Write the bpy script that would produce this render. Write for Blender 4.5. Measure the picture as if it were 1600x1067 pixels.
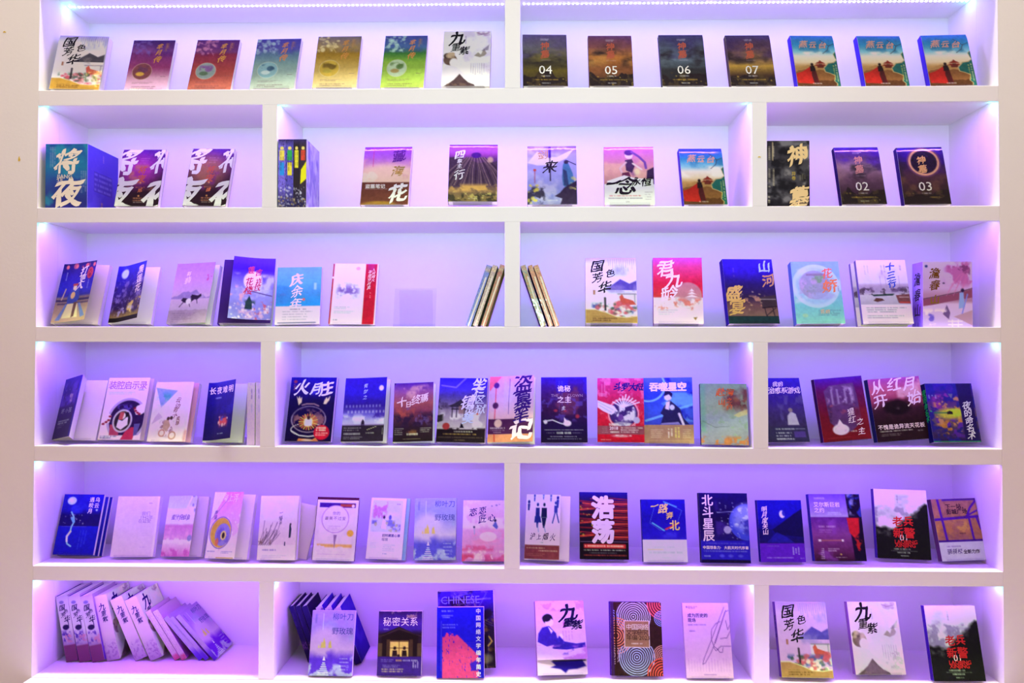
import bpy, bmesh, math, random
import numpy as np
from mathutils import Matrix, Vector

# ------------------------------------------------------------------ camera, world, lights, exposure
sc = bpy.context.scene
for o in list(bpy.data.objects):
    bpy.data.objects.remove(o)
COL = sc.collection
EYE = 2.54                       # height of the second board above the floor (metres); z0 of the plan
CAM = Vector((0.04287, -2.60306, EYE - 0.94244))


def camera_rotation(a, b, c):
    rx = Matrix.Rotation(a, 3, 'X'); rz = Matrix.Rotation(b, 3, 'Z'); ry = Matrix.Rotation(c, 3, 'Y')
    m = rz @ rx @ ry
    x, y, z = m.col[0], m.col[1], m.col[2]
    return Matrix((x, z, -y)).transposed()


cam_data = bpy.data.cameras.new('camera')
cam_data.sensor_width = 36.0
cam_data.lens = 1155.0 / 1600.0 * 36.0
cam_data.clip_start = 0.05
cam = bpy.data.objects.new('camera', cam_data)
COL.objects.link(cam)
cam.matrix_world = Matrix.Translation(CAM) @ camera_rotation(0.01704, 0.01744, -0.00122).to_4x4()
sc.camera = cam

sc.view_settings.view_transform = 'Standard'
sc.view_settings.look = 'None'
sc.view_settings.exposure = 0.0
sc.view_settings.gamma = 1.0
sc.view_settings.use_curve_mapping = False
sc.cycles.transparent_max_bounces = 40        # many panes of clear acrylic stand one behind another

world = bpy.data.worlds.new('World')
sc.world = world
world.use_nodes = True
bg = world.node_tree.nodes['Background']
bg.inputs['Color'].default_value = (1.0, 0.58, 0.62, 1)      # warm hall light arriving from all around
bg.inputs['Strength'].default_value = 0.50

FLASH_W, DOWN_W, LED_WM, SPOT_W = 95.0, 195.0, 2.4, 0.045
LED_RGB = {1: (.34, .18, 1.0), 2: (.85, .26, 2.2), 3: (.45, .06, 2.0), 4: (.31, .0, 1.9), 5: (.30, .0, 1.7), 6: (.40, .0, 1.5)}


def light(kind, name, loc, energy, color, **kw):
    d = bpy.data.lights.new(name, kind)
    d.energy = energy
    d.color = color
    for k, v in kw.items():
        setattr(d, k, v)
    o = bpy.data.objects.new(name, d)
    COL.objects.link(o)
    o.location = loc
    return o


# the photographer's flash, just above the lens and turned up
fl = light('SPOT', 'camera_flash', (0.04, -2.62, EYE - 0.70), FLASH_W, (.86, 1.50, 1.45),
           shadow_soft_size=0.05, spot_size=math.radians(110), spot_blend=1.0)
fl.rotation_euler = (Vector((0.02, 0.0, EYE + 0.90)) - fl.location).to_track_quat('-Z', 'Y').to_euler()
# warm downlights in the high ceiling of the hall, close to the shelves
for x, k in ((-2.2, 1.2), (-1.0, 1.0), (0.0, 1.0), (1.0, 1.0), (2.2, 1.35)):
    light('AREA', 'downlight', (x, -.78, 9.0), DOWN_W * k, (1.0, .93, .74), shape='DISK', size=0.60)

# three small golden lights without fixtures, added for glints in the shrink wrap
for x in (-2.02, -1.36, 1.42):
    light('AREA', 'golden_spot', (x, -.74, 3.50), 0.8, (1.0, .66, .18), shape='DISK', size=0.10)

# ------------------------------------------------------------------ plan of the bookcase (z from EYE)
D = 0.3017                                                    # shelf depth
FLOOR = {1: 0.0, 2: -.4221, 3: -.8463, 4: -1.2704, 5: -1.6942, 6: -2.0863}
LIP = {1: .3666, 2: -.0551, 3: -.4750, 4: -.9005, 5: -1.3254, 6: -1.7461}
CEIL = {r: z + .009 for r, z in LIP.items()}
XL, XR = -1.7, 1.7
DIV2 = [(-.8935, -.8395), (.8407, .8937)]
DIV1 = [(-.0293, .0254)]
BAYS = {r: ([XL, -.0293, .0254, XR] if r % 2 else [XL, -.8935, -.8395, .8407, .8937, XR]) for r in FLOOR}


# ------------------------------------------------------------------ materials
def lin(c):
    if isinstance(c, str):
        c = [int(c[i:i + 2], 16) / 255 for i in (0, 2, 4)]
    c = np.asarray(c, float)
    return np.where(c <= .04045, c / 12.92, ((c + .055) / 1.055) ** 2.4)


def mat(name, base=(.8, .8, .8), rough=.5, spec=.5, noise=0.0, nscale=20, bump=0.0, bscale=60, metal=0.0):
    m = bpy.data.materials.new(name)
    m.use_nodes = True
    nt = m.node_tree
    b = nt.nodes['Principled BSDF']
    b.inputs['Roughness'].default_value = rough
    b.inputs['Specular IOR Level'].default_value = spec
    b.inputs['Metallic'].default_value = metal
    tc = nt.nodes.new('ShaderNodeTexCoord')
    if noise:
        n = nt.nodes.new('ShaderNodeTexNoise'); n.inputs['Scale'].default_value = nscale
        n.inputs['Detail'].default_value = 3
        nt.links.new(tc.outputs['Object'], n.inputs['Vector'])
        r = nt.nodes.new('ShaderNodeMix'); r.data_type = 'RGBA'
        r.inputs[6].default_value = (*[min(1, v * (1 - noise)) for v in base], 1)
        r.inputs[7].default_value = (*[min(1, v * (1 + noise)) for v in base], 1)
        nt.links.new(n.outputs['Fac'], r.inputs[0])
        nt.links.new(r.outputs[2], b.inputs['Base Color'])
    else:
        b.inputs['Base Color'].default_value = (*base, 1)
    if bump:
        n2 = nt.nodes.new('ShaderNodeTexNoise'); n2.inputs['Scale'].default_value = bscale
        n2.inputs['Detail'].default_value = 2
        nt.links.new(tc.outputs['Object'], n2.inputs['Vector'])
        bp = nt.nodes.new('ShaderNodeBump'); bp.inputs['Strength'].default_value = bump
        bp.inputs['Distance'].default_value = .004
        nt.links.new(n2.outputs['Fac'], bp.inputs['Height'])
        nt.links.new(bp.outputs['Normal'], b.inputs['Normal'])
    return m


def print_mat(name, rough, spec, bump=0.0):
    """ink on paper: the printed colours sit in the mesh attribute 'print'"""
    m = mat(name, rough=rough, spec=spec, bump=bump, bscale=34)
    nt = m.node_tree
    a = nt.nodes.new('ShaderNodeVertexColor'); a.layer_name = 'print'
    nt.links.new(a.outputs['Color'], nt.nodes['Principled BSDF'].inputs['Base Color'])
    return m


M_WALL = mat('cream_wall_paint', (.80, .775, .75), .75, .2, .02, 6, .05, 90)
M_CASE = mat('white_shelf_paint', (.82, .80, .81), .55, .3, .015, 5, .03, 120)
M_FLOOR = mat('grey_floor', (.32, .30, .29), .5, .3, .1, 3)
M_PAPER = mat('page_paper', (.78, .74, .70), .8, .2, .06, 160)
M_TAPE = mat('led_tape', (.8, .8, .82), .5)
M_MATTE = print_mat('printed_matte', .62, .07)
M_GLOSS = print_mat('printed_gloss', .28, .16, .05)
M_WRAP = print_mat('printed_shrink_wrap', .09, .28, .16)
SKIN = {'m': M_MATTE, 'g': M_GLOSS, 'w': M_WRAP}


def emit(name, col, s):
    m = bpy.data.materials.new(name); m.use_nodes = True
    nt = m.node_tree
    for n in list(nt.nodes):
        nt.nodes.remove(n)
    e = nt.nodes.new('ShaderNodeEmission'); e.inputs[0].default_value = (*col, 1); e.inputs[1].default_value = s
    o = nt.nodes.new('ShaderNodeOutputMaterial'); nt.links.new(e.outputs[0], o.inputs[0])
    return m


M_LED = emit('lit_led', (.52, .45, 1.0), 34.0)


def acrylic():
    m = bpy.data.materials.new('clear_acrylic'); m.use_nodes = True
    nt = m.node_tree
    for n in list(nt.nodes):
        nt.nodes.remove(n)
    t = nt.nodes.new('ShaderNodeBsdfTransparent'); t.inputs[0].default_value = (.955, .955, .97, 1)
    g = nt.nodes.new('ShaderNodeBsdfGlossy'); g.inputs['Roughness'].default_value = .08
    f = nt.nodes.new('ShaderNodeFresnel'); f.inputs[0].default_value = 1.3
    h = nt.nodes.new('ShaderNodeMath'); h.operation = 'MULTIPLY'; h.inputs[1].default_value = .35
    x = nt.nodes.new('ShaderNodeMixShader'); o = nt.nodes.new('ShaderNodeOutputMaterial')
    nt.links.new(f.outputs[0], h.inputs[0]); nt.links.new(h.outputs[0], x.inputs[0]); nt.links.new(t.outputs[0], x.inputs[1]); nt.links.new(g.outputs[0], x.inputs[2])
    nt.links.new(x.outputs[0], o.inputs[0])
    return m


M_ACRYL = acrylic()
_ink = {}


def solid(hexs, tintrow=None, rough=.6):
    k = (hexs, tintrow, rough)
    if k not in _ink:
        c = lin(hexs)
        if tintrow:
            c = np.clip(c / WHITE[tintrow], .003, .86)
        _ink[k] = mat('ink', tuple(c), rough, .08)
    return _ink[k]


# ------------------------------------------------------------------ objects
def tag(o, label=None, cat=None, group=None, kind=None):
    if label: o['label'] = label
    if cat: o['category'] = cat
    if group: o['group'] = group
    if kind: o['kind'] = kind
    return o


def new_obj(name, me, m=None, parent=None, M=None):
    o = bpy.data.objects.new(name, me)
    COL.objects.link(o)
    if m is not None and not me.materials:
        me.materials.append(m)
    if parent is not None:
        o.parent = parent
    if M is not None:
        o.matrix_local = M
    return o


def empty(name, M):
    o = bpy.data.objects.new(name, None)
    o.empty_display_size = .05
    COL.objects.link(o)
    o.matrix_world = M
    return o


def box_bm(bm, x0, x1, y0, y1, z0, z1):
    v = [bm.verts.new(p) for p in ((x0, y0, z0), (x1, y0, z0), (x1, y1, z0), (x0, y1, z0),
                                   (x0, y0, z1), (x1, y0, z1), (x1, y1, z1), (x0, y1, z1))]
    for f in ((3, 2, 1, 0), (4, 5, 6, 7), (0, 1, 5, 4), (1, 2, 6, 5), (2, 3, 7, 6), (3, 0, 4, 7)):
        bm.faces.new([v[i] for i in f])


def done(bm, name, bevel=0.0):
    if bevel:
        bmesh.ops.bevel(bm, geom=bm.edges[:], offset=bevel, segments=1, affect='EDGES')
    me = bpy.data.meshes.new(name)
    bm.to_mesh(me); bm.free()
    return me


def box(name, b, m, parent=None, bevel=0.0, M=None):
    bm = bmesh.new(); box_bm(bm, *b)
    return new_obj(name, done(bm, name, bevel), m, parent, M)


def prism(name, prof, x0, x1, m, parent=None, bevel=0.0):
    """(y, z) outline, counter-clockwise seen from +x, run from x0 to x1"""
    bm = bmesh.new()
    a = [bm.verts.new((x0, y, z)) for y, z in prof]; b = [bm.verts.new((x1, y, z)) for y, z in prof]
    n = len(prof)
    bm.faces.new(a[::-1]); bm.faces.new(b)
    for i in range(n):
        bm.faces.new((a[i], a[(i + 1) % n], b[(i + 1) % n], b[i]))
    bmesh.ops.recalc_face_normals(bm, faces=bm.faces[:])
    return new_obj(name, done(bm, name, bevel), m, parent)


# ------------------------------------------------------------------ setting
Z0 = EYE


def structure(name, b, m):
    return tag(box(name, b, m), kind='structure')


structure('floor', (-9, 9, -7, .6, -.1, 0), M_FLOOR)
structure('wall_left', (-6, XL, 0, .12, 0, 9.4), M_WALL)
structure('wall_right', (XR, 6, 0, .12, 0, 9.4), M_WALL)
structure('wall_back', (XL, XR, 0, .12, EYE + .80, 9.4), M_WALL)
structure('ceiling', (-6, 6, -3.2, .6, 9.4, 9.6), M_WALL)

case = empty('bookcase', Matrix.Translation((0, 0, 0)))
tag(case, 'white built-in bookcase with six lit rows of open bays, filling the wall', 'bookcase')
LD = .018
for r in FLOOR:                                    # boards: floor of row r, ceiling of row r + 1
    if r == 6:
        continue
    zt, zc, zl = Z0 + FLOOR[r], Z0 + CEIL[r + 1], Z0 + LIP[r + 1]
    prism('shelf_board', [(0, zl), (LD, zl), (LD, zc), (D, zc), (D, zt), (0, zt)], XL, XR, M_CASE, case, .0012)
zt, zc, zl = Z0 + .80, Z0 + CEIL[1], Z0 + LIP[1]
prism('shelf_board', [(0, zl), (LD, zl), (LD, zc), (D, zc), (D, zt), (0, zt)], XL, XR, M_CASE, case, .0012)
for r in FLOOR:
    for a, b in (DIV1 if r % 2 else DIV2):
        zf, zl, zc = Z0 + FLOOR[r], Z0 + LIP[r], Z0 + CEIL[r]
        prism('divider', [(0, zf), (D, zf), (D, zc), (LD + .0005, zc), (LD + .0005, zl), (0, zl)], a, b, M_CASE, case, .001)
for s, x in ((-1, XL), (1, XR)):
    box('side_panel', (min(x, x + s * .03), max(x, x + s * .03), .1205, D, 0, Z0 + .80), M_CASE, case)
box('back_panel', (XL - .03, XR + .03, D, D + .015, 0, Z0 + .80), M_CASE, case)
box('plinth', (XL, XR, 0, D, .0, Z0 + FLOOR[6]), M_CASE, case, .001)
box('base_ledge', (XL - .004, XR + .004, -.26, -.0005, 0, Z0 + FLOOR[6] - .0015), M_CASE, case, .003)

BAYNAME = {2: ('left', 'right'), 3: ('left', 'middle', 'right')}
ROWNAME = {1: 'top row', 2: 'second row', 3: 'third row', 4: 'fourth row', 5: 'fifth row', 6: 'bottom row'}
CYAN = {1: (0, 3), 2: (0, 2, 3, 5), 3: (0,), 4: (0, 2, 3, 5), 5: (0,), 6: (0, 2, 3, 5)}
for r in FLOOR:
    xs = BAYS[r]
    n = len(xs) // 2
    for k in range(n):
        a, b = xs[2 * k] + .006, xs[2 * k + 1] - .006
        yc = .155 if r == 1 else .0245
        zc = Z0 + CEIL[r]
        e = empty('led_strip', Matrix.Translation(((a + b) / 2, yc, zc)))
        tag(e, 'thin LED strip under the board above the %s, %s bay' % (ROWNAME[r], BAYNAME[n][k]), 'led strip', 'LED strips under the boards')
        h = (b - a) / 2
        box('tape', (-h, h, -.005, .005, -.0012, -.0002), M_TAPE, e)
        bm = bmesh.new()
        m = int((b - a) / .0165)
        for i in range(m):
            x = -h + .008 + i * (2 * h - .016) / (m - 1)
            box_bm(bm, x - .0028, x + .0028, -.0028, .0028, -.0036, -.0012)
        tag(new_obj('led', done(bm, 'led'), M_LED, e), kind='stuff')
        gain = {(6, 0): 1.2, (6, 2): .66, (3, 0): 1.12, (3, 1): .88, (4, 2): .72, (5, 1): .88}.get((r, k), 1.0)
        col = LED_RGB[r]
        light('AREA', 'led_light', ((a + b) / 2, yc, zc - .0045), LED_WM * (b - a) * gain, col,
              shape='RECTANGLE', size=b - a - .09, size_y=.008)
        for j, x, s in ((2 * k, xs[2 * k], 1), (2 * k + 1, xs[2 * k + 1], -1)):
            if j in CYAN[r]:                       # the last diode of the strip, a hand's breadth from the side wall
                light('POINT', 'end_diode', (x + s * .016, yc - .004, zc - .012), SPOT_W, (.04, .80, .85), shadow_soft_size=.004)

# dabs of yellow paper stuck on the frame
for i, (x, z, w, h, lab) in enumerate(((-1.767, -.246, .008, .017, 'small torn yellow paper scrap on the left wall beside the second row'),
                                       (-1.826, .212, .012, .005, 'thin yellow paper scrap at the left edge, beside the top row'),
                                       (.867, -.248, .012, .004, 'tiny yellow paper fleck on the white divider in the second row'))):
    bm = bmesh.new()
    pts = [(-.5, -.5), (.35, -.5), (.5, -.1), (.2, .15), (.15, .5), (-.2, .45), (-.45, 0)]
    f = [bm.verts.new((px * w, -.0006, pz * h)) for px, pz in pts]
    g = [bm.verts.new((px * w, -.0001, pz * h)) for px, pz in pts]
    bm.faces.new(f); bm.faces.new(g[::-1])
    for i2 in range(len(pts)):
        bm.faces.new((f[i2], g[i2], g[(i2 + 1) % 7], f[(i2 + 1) % 7]))
    bmesh.ops.recalc_face_normals(bm, faces=bm.faces[:])
    o = new_obj('paper_scrap', done(bm, 'paper_scrap'), solid('d2b23c'))
    o.location = (x, 0, Z0 + z)
    tag(o, lab, 'paper scrap')

# ------------------------------------------------------------------ printed covers: a small painter
# Cover colours were read off the photograph in violet light; WHITE is what white paper looks like on each
# row, so dividing by it removes that tint; violet ceiling reflections at cover tops stay painted in.
WHITE = {0: np.array((.90, .82, .82)), 1: np.array((1.02, .90, .90)), 2: np.array((1.55, 1.12, 2.2)), 3: np.array((1.06, .70, 1.85)),
         4: np.array((.96, .58, 1.7)), 5: np.array((.88, .46, 1.65)), 6: np.array((1.14, .58, 1.85))}


def vnoise(x, y, seed):
    xi, yi = np.floor(x).astype(int), np.floor(y).astype(int)
    fx, fy = x - xi, y - yi
    fx = fx * fx * (3 - 2 * fx); fy = fy * fy * (3 - 2 * fy)
    t = np.random.RandomState(seed).rand(64, 64)
    g = lambda a, b: t[b % 64, a % 64]
    return (g(xi, yi) * (1 - fx) + g(xi + 1, yi) * fx) * (1 - fy) + (g(xi, yi + 1) * (1 - fx) + g(xi + 1, yi + 1) * fx) * fy


class Art:
    """u runs 0..1 left to right, v 0..1 top to bottom"""

    def __init__(s, row, nx=64, ny=90, asp=1.4, seed=1):
        s.row, s.nx, s.ny, s.asp, s.seed = row, nx, ny, asp, seed
        s.u, s.v = np.meshgrid(np.linspace(0, 1, nx), np.linspace(0, 1, ny))
        s.c = np.ones((ny, nx, 3)); s.titles = []

    def col(s, h):
        return np.array([int(h[i:i + 2], 16) / 255 for i in (0, 2, 4)])

    def mix(s, mask, h, a=1.0):
        m = np.clip(mask * a, 0, 1)[..., None]
        s.c = s.c * (1 - m) + s.col(h) * m
        return s

    def g(s, *st, axis='v'):
        t = s.v if axis == 'v' else s.u
        p = [q[0] for q in st]; cs = np.array([s.col(q[1]) for q in st])
        s.c = np.stack([np.interp(t, p, cs[:, i]) for i in range(3)], -1)
        return s

    def fbm(s, sc, seed, sx=1.0):
        n = 0; a = .5; f = sc
        for o in range(4):
            n = n + a * vnoise(s.u * f * sx + 7, s.v * f * s.asp + 3, seed + o); a *= .5; f *= 2
        return n / .9375

    def n(s, h, sc=4, thr=.5, soft=.15, a=1.0, seed=None, b=(0, 0, 1, 1), edge=.05, sx=1.0):
        s.seed += 1
        m = np.clip((s.fbm(sc, seed or s.seed * 13, sx) - thr) / soft, 0, 1)
        f = lambda t: np.clip(t, 0, 1)
        w = f((s.u - b[0]) / edge + (b[0] <= 0)) * f((b[2] - s.u) / edge + (b[2] >= 1)) * f((s.v - b[1]) / edge + (b[1] <= 0)) * f((b[3] - s.v) / edge + (b[3] >= 1))
        return s.mix(m * w, h, a)

    def e(s, u, v, ru, rv, h, a=1.0, soft=None, rot=0.0):
        du, dv = s.u - u, (s.v - v) * s.asp
        if rot:
            c_, s_ = math.cos(rot), math.sin(rot); du, dv = du * c_ + dv * s_, -du * s_ + dv * c_
        rv *= s.asp
        d = np.sqrt((du / ru) ** 2 + (dv / rv) ** 2)
        k = soft or (1.3 / s.nx) / min(ru, rv)
        return s.mix(np.clip((1 - d) / k + .5, 0, 1), h, a)

    def ring(s, u, v, r, w, h, a=1.0, rv=None):
        d = np.hypot(s.u - u, (s.v - v) * s.asp * (r / (rv * s.asp) if rv else 1))
        return s.mix(np.clip((w / 2 - abs(d - r)) * s.nx + .5, 0, 1), h, a)

    def r(s, u0, v0, u1, v1, h, a=1.0, soft=1.0):
        f = lambda t, n: np.clip(t * n / soft + .5, 0, 1)
        return s.mix(f(s.u - u0, s.nx) * f(u1 - s.u, s.nx) * f(s.v - v0, s.ny) * f(v1 - s.v, s.ny), h, a)

    def seg(s, p, w):
        d = np.full(s.u.shape, 9.0)
        for (a, b), (c, e) in zip(p[:-1], p[1:]):
            b2, e2 = b * s.asp, e * s.asp
            dx, dy = c - a, e2 - b2; L = dx * dx + dy * dy + 1e-9
            t = np.clip(((s.u - a) * dx + (s.v * s.asp - b2) * dy) / L, 0, 1)
            d = np.minimum(d, np.hypot(s.u - a - t * dx, s.v * s.asp - b2 - t * dy))
        return d

    def l(s, p, w, h, a=1.0):
        return s.mix(np.clip((w / 2 - s.seg(p, w)) * s.nx + .5, 0, 1), h, a)

    def p(s, pts, h, a=1.0):
        ins = np.zeros(s.u.shape, bool); q = pts + [pts[0]]
        for (a0, b0), (a1, b1) in zip(q[:-1], q[1:]):
            c = (b0 > s.v) != (b1 > s.v)
            ins ^= c & (s.u < (a1 - a0) * (s.v - b0) / (b1 - b0 + 1e-12) + a0)
        d = s.seg(q, 0) * s.nx
        return s.mix(np.clip(np.where(ins, d, -d) + .5, 0, 1), h, a)

    def m(s, base, amp, h, f=3, seed=None, a=1.0, bot=1.0, soft=1.5):
        """a ridge: everything between the ridge line and bot"""
        s.seed += 1
        sd = seed or s.seed * 7
        x = s.u[0]; y = 0; k = 1.0; ff = f
        for o in range(3):
            y = y + k * (vnoise(x * ff + 5, x * 0 + 2, sd + o) - .5); k *= .45; ff *= 2.2
        top = base - amp * y
        return s.mix(np.clip((s.v - top) * s.ny / soft + .5, 0, 1) * np.clip((bot - s.v) * s.ny / soft + .5, 0, 1), h, a)

    def d(s, n, b, size, h, a=1.0, seed=None):
        s.seed += 1
        R = random.Random(seed or s.seed)
        for i in range(n):
            z = size * (.5 + R.random())
            s.e(b[0] + R.random() * (b[2] - b[0]), b[1] + R.random() * (b[3] - b[1]), z, z / s.asp * (.6 + .6 * R.random()), h, a * (.5 + .5 * R.random()))
        return s

    def t(s, u0, v0, u1, h, rows=1, pitch=.03, size=.011, a=.8, vert=False, seed=None):
        """print too small to read: broken strokes"""
        s.seed += 1
        R = random.Random(seed or s.seed)
        for k in range(rows):
            q = 0.0
            span = (u1 - u0) * (1 if k == 0 else .7 + .3 * R.random())
            w = size * 1.5
            while q < span - w:
                if R.random() > .1:
                    if vert:
                        s.r(v0 + k * pitch - size, u0 + q, v0 + k * pitch + size, u0 + q + w * .8, h, a * (.6 + .4 * R.random()))
                    else:
                        s.r(u0 + q, v0 + k * pitch - size / s.asp, u0 + q + w * .8, v0 + k * pitch + size / s.asp, h, a * (.6 + .4 * R.random()))
                q += w
        return s

    def T(s, text, u, v, size, h, style='b', dr='v', step=1.06, rot=0.0, raw=False):
        s.titles.append((text, u, v, size, h, style, dr, step, rot, raw)); return s

    def grain(s, amp=.22):
        """fine unevenness of a printed picture"""
        lum = s.c.mean(-1)
        k = 1 + amp * ((s.fbm(16, 91 + s.seed) - .5) * 1.6 + (s.fbm(40, 57 + s.seed) - .5)) * np.clip(.96 - lum, 0, 1)
        s.c = s.c * k[..., None]
        return s

    def colors(s):
        c = lin(np.clip(s.c, 0, 1)) / WHITE[s.row]
        return np.clip(c, .003, .86).reshape(-1, 3)


# ------------------------------------------------------------------ lettering (built-in font, drawn as a broad nib would)
_fc = bpy.data.curves.new('lettering', 'FONT'); _fc.resolution_u = 2
_fo = bpy.data.objects.new('lettering', _fc); COL.objects.link(_fo)
_gl = {}


def raw_glyph(ch):
    if ch not in _gl:
        _fc.body = ch
        bpy.context.view_layer.update()
        ob = _fo.evaluated_get(bpy.context.evaluated_depsgraph_get())
        me = ob.to_mesh()
        v = np.array([q.co[:2] for q in me.vertices], float).reshape(-1, 2)
        f = [tuple(q.vertices) for q in me.polygons]
        ob.to_mesh_clear()
        _gl[ch] = (v, f)
    return _gl[ch]


_ref, _ = raw_glyph('国')
_lo, _hi = _ref.min(0), _ref.max(0)
EM = (_hi[1] - _lo[1]) / .90
CEN = (_lo + _hi) / 2
NIB = {'s': [(0, 0)], 'B': [(-.022, 0), (.022, 0), (0, .022), (0, -.022)],
       'X': [(math.cos(k * .785) * .05, math.sin(k * .785) * .05) for k in range(8)]}


BRUSH = {'f': (-.004, .026, .014), 'b': (.002, .034, .015), 'h': (.010, .046, .015)}
_bc = bpy.data.curves.new('brush', 'CURVE'); _bc.dimensions = '2D'; _bc.fill_mode = 'BOTH'
_bo = bpy.data.objects.new('brush', _bc); COL.objects.link(_bo)
_br = {}


def brush_glyph(ch, style):
    """the font's outline redrawn as a slanted nib would: thick across the nib, thin along it, uneven edge"""
    base, nib, amp = BRUSH[style]
    _fc.body = ch
    bpy.context.view_layer.update()
    cu = _fo.to_curve(bpy.context.evaluated_depsgraph_get())
    loops = []
    for sp in cu.splines:
        bp = sp.bezier_points; L = []
        for i in range(len(bp)):
            p0, p1 = bp[i], bp[(i + 1) % len(bp)]
            A, B, C_, D_ = (np.array(v[:2]) for v in (p0.co, p0.handle_right, p1.handle_left, p1.co))
            n = max(1, int(np.hypot(*(D_ - A)) / EM / .055))
            for k in range(n):
                t = k / n
                L.append(A * (1 - t) ** 3 + 3 * B * t * (1 - t) ** 2 + 3 * C_ * t * t * (1 - t) + D_ * t ** 3)
        if len(L) > 2:
            loops.append((np.array(L) - CEN) / EM)
    _fo.to_curve_clear()
    R = random.Random(ord(ch) * 7 + len(style)); ph = [R.random() * 6 for _ in range(4)]
    area = lambda q: .5 * np.sum(q[:, 0] * np.roll(q[:, 1], -1) - np.roll(q[:, 0], -1) * q[:, 1])
    big = max(loops, key=lambda q: abs(area(q)))
    sgn = 1 if area(big) > 0 else -1
    per = sum(np.hypot(*(np.roll(q, -1, 0) - q).T).sum() for q in loops)
    fat = min(1.0, 13.0 / per)
    a_ = .07 * math.sin(ph[2]); c_, s_ = math.cos(a_), math.sin(a_)
    sx, sy = .95 + .1 * (ph[0] / 6), .95 + .1 * (ph[1] / 6)

    def redraw(q, k=1.0):
        tan = np.roll(q, -1, 0) - np.roll(q, 1, 0)
        nrm = np.stack([tan[:, 1], -tan[:, 0]], 1) * sgn
        nrm /= np.hypot(nrm[:, 0], nrm[:, 1])[:, None] + 1e-6
        wob = vnoise(q[:, 0] * 7 + 20, q[:, 1] * 7 + 20, ord(ch) % 997) - .5
        wave = .5 + .5 * np.sin(q[:, 0] * 5 + ph[0]) * np.sin(q[:, 1] * 4 + ph[1])
        d = fat * (base + nib * np.abs(nrm @ np.array((.78, .62))) * (.55 + .75 * wave)) + amp * 2 * wob * fat
        q = q + nrm * d[:, None] * k
        x = q[:, 0] + .13 * q[:, 1] + .03 * np.sin(q[:, 1] * 6 + ph[2])
        y = q[:, 1] + .16 * q[:, 0] + .03 * np.sin(q[:, 0] * 7 + ph[3])
        return np.stack([(x * c_ - y * s_) * sx, (x * s_ + y * c_) * sy], 1)

    def inside(pt, q):
        x0, y0 = q.T; x1, y1 = np.roll(q, -1, 0).T
        c = (y0 > pt[1]) != (y1 > pt[1])
        return (np.sum(c & (pt[0] < (x1 - x0) * (pt[1] - y0) / (y1 - y0 + 1e-12) + x0)) % 2) == 1

    outer = [q for q in loops if area(q) * sgn > 0]
    holes = [q for q in loops if area(q) * sgn <= 0]
    V, F = np.zeros((0, 3)), []
    for gi, (o, k_) in enumerate([(o, 1.0) for o in outer] + [(o, .12) for o in outer]):   # each stroke group filled on its own, so crossings stay solid
        grp = [redraw(o, k_)] + [r for r in (redraw(k, k_) for k in holes if inside(k[0], o)) if area(r) * sgn < -.0015]
        _bc.splines.clear()
        for q in grp:
            s = _bc.splines.new('POLY'); s.points.add(len(q) - 1); s.use_cyclic_u = True
            s.points.foreach_set('co', np.column_stack([q, np.zeros(len(q)), np.ones(len(q))]).ravel())
        bpy.context.view_layer.update()
        ob = _bo.evaluated_get(bpy.context.evaluated_depsgraph_get())
        me = ob.to_mesh()
        v = np.array([k.co[:] for k in me.vertices], float).reshape(-1, 3); v[:, 2] = (gi % 6) * .00003
        F += [tuple(k + len(V) for k in t.vertices) for t in me.polygons]
        V = np.concatenate([V, v])
        ob.to_mesh_clear()
    return V, F


def glyph(ch, style):
    if style in BRUSH:
        if (ch, style) not in _br:
            _br[(ch, style)] = brush_glyph(ch, style)
        return _br[(ch, style)]
    v, f = raw_glyph(ch)
    v = (v - CEN) / EM
    V, F = [], []
    for i, (dx, dy) in enumerate(NIB[style]):
        F += [tuple(q + len(V) * len(v) for q in t) for t in f]
        V.append(np.column_stack([v + (dx, dy), np.full(len(v), i * .00003)]))
    return np.concatenate(V), F


def lettering(parent, titles, S, w, h, row, name='title'):
    """one flat mesh per ink colour, laid on the surface S(u, v, lift)"""
    by = {}
    for (text, u, v, size, hx, style, dr, step, rot, raw) in titles:
        V, F = by.setdefault((hx, raw), ([], []))
        items = [(text, u, v)] if dr == 'w' else [(ch, u + (i * step * size if dr == 'h' else 0), v + (i * step * size * w / h if dr == 'v' else 0)) for i, ch in enumerate(text)]
        for ch, cu, cv in items:
            if ch == ' ':
                continue
            gv, gf = glyph(ch, style)
            gv = gv.copy()
            if dr == 'w':
                gv[:, 0] -= gv[:, 0].min(); gv[:, 0] += 0
            if rot:
                c_, s_ = math.cos(rot), math.sin(rot)
                gv[:, :2] = gv[:, :2] @ np.array([[c_, s_], [-s_, c_]])
            n0 = len(V)
            for x, y, z in gv:
                uu, vv = cu + x * size, cv - y * size * w / h
                V.append(S(min(max(uu, .004), .996), min(max(vv, .003), .997), .00035 + z))
            F += [tuple(q + n0 for q in t) for t in gf]
    for (hx, raw), (V, F) in by.items():
        me = bpy.data.meshes.new(name); me.from_pydata(V, [], F)
        o = new_obj(name, me, solid(hx, None if raw else row), parent)
        o['kind'] = 'stuff'


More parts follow.
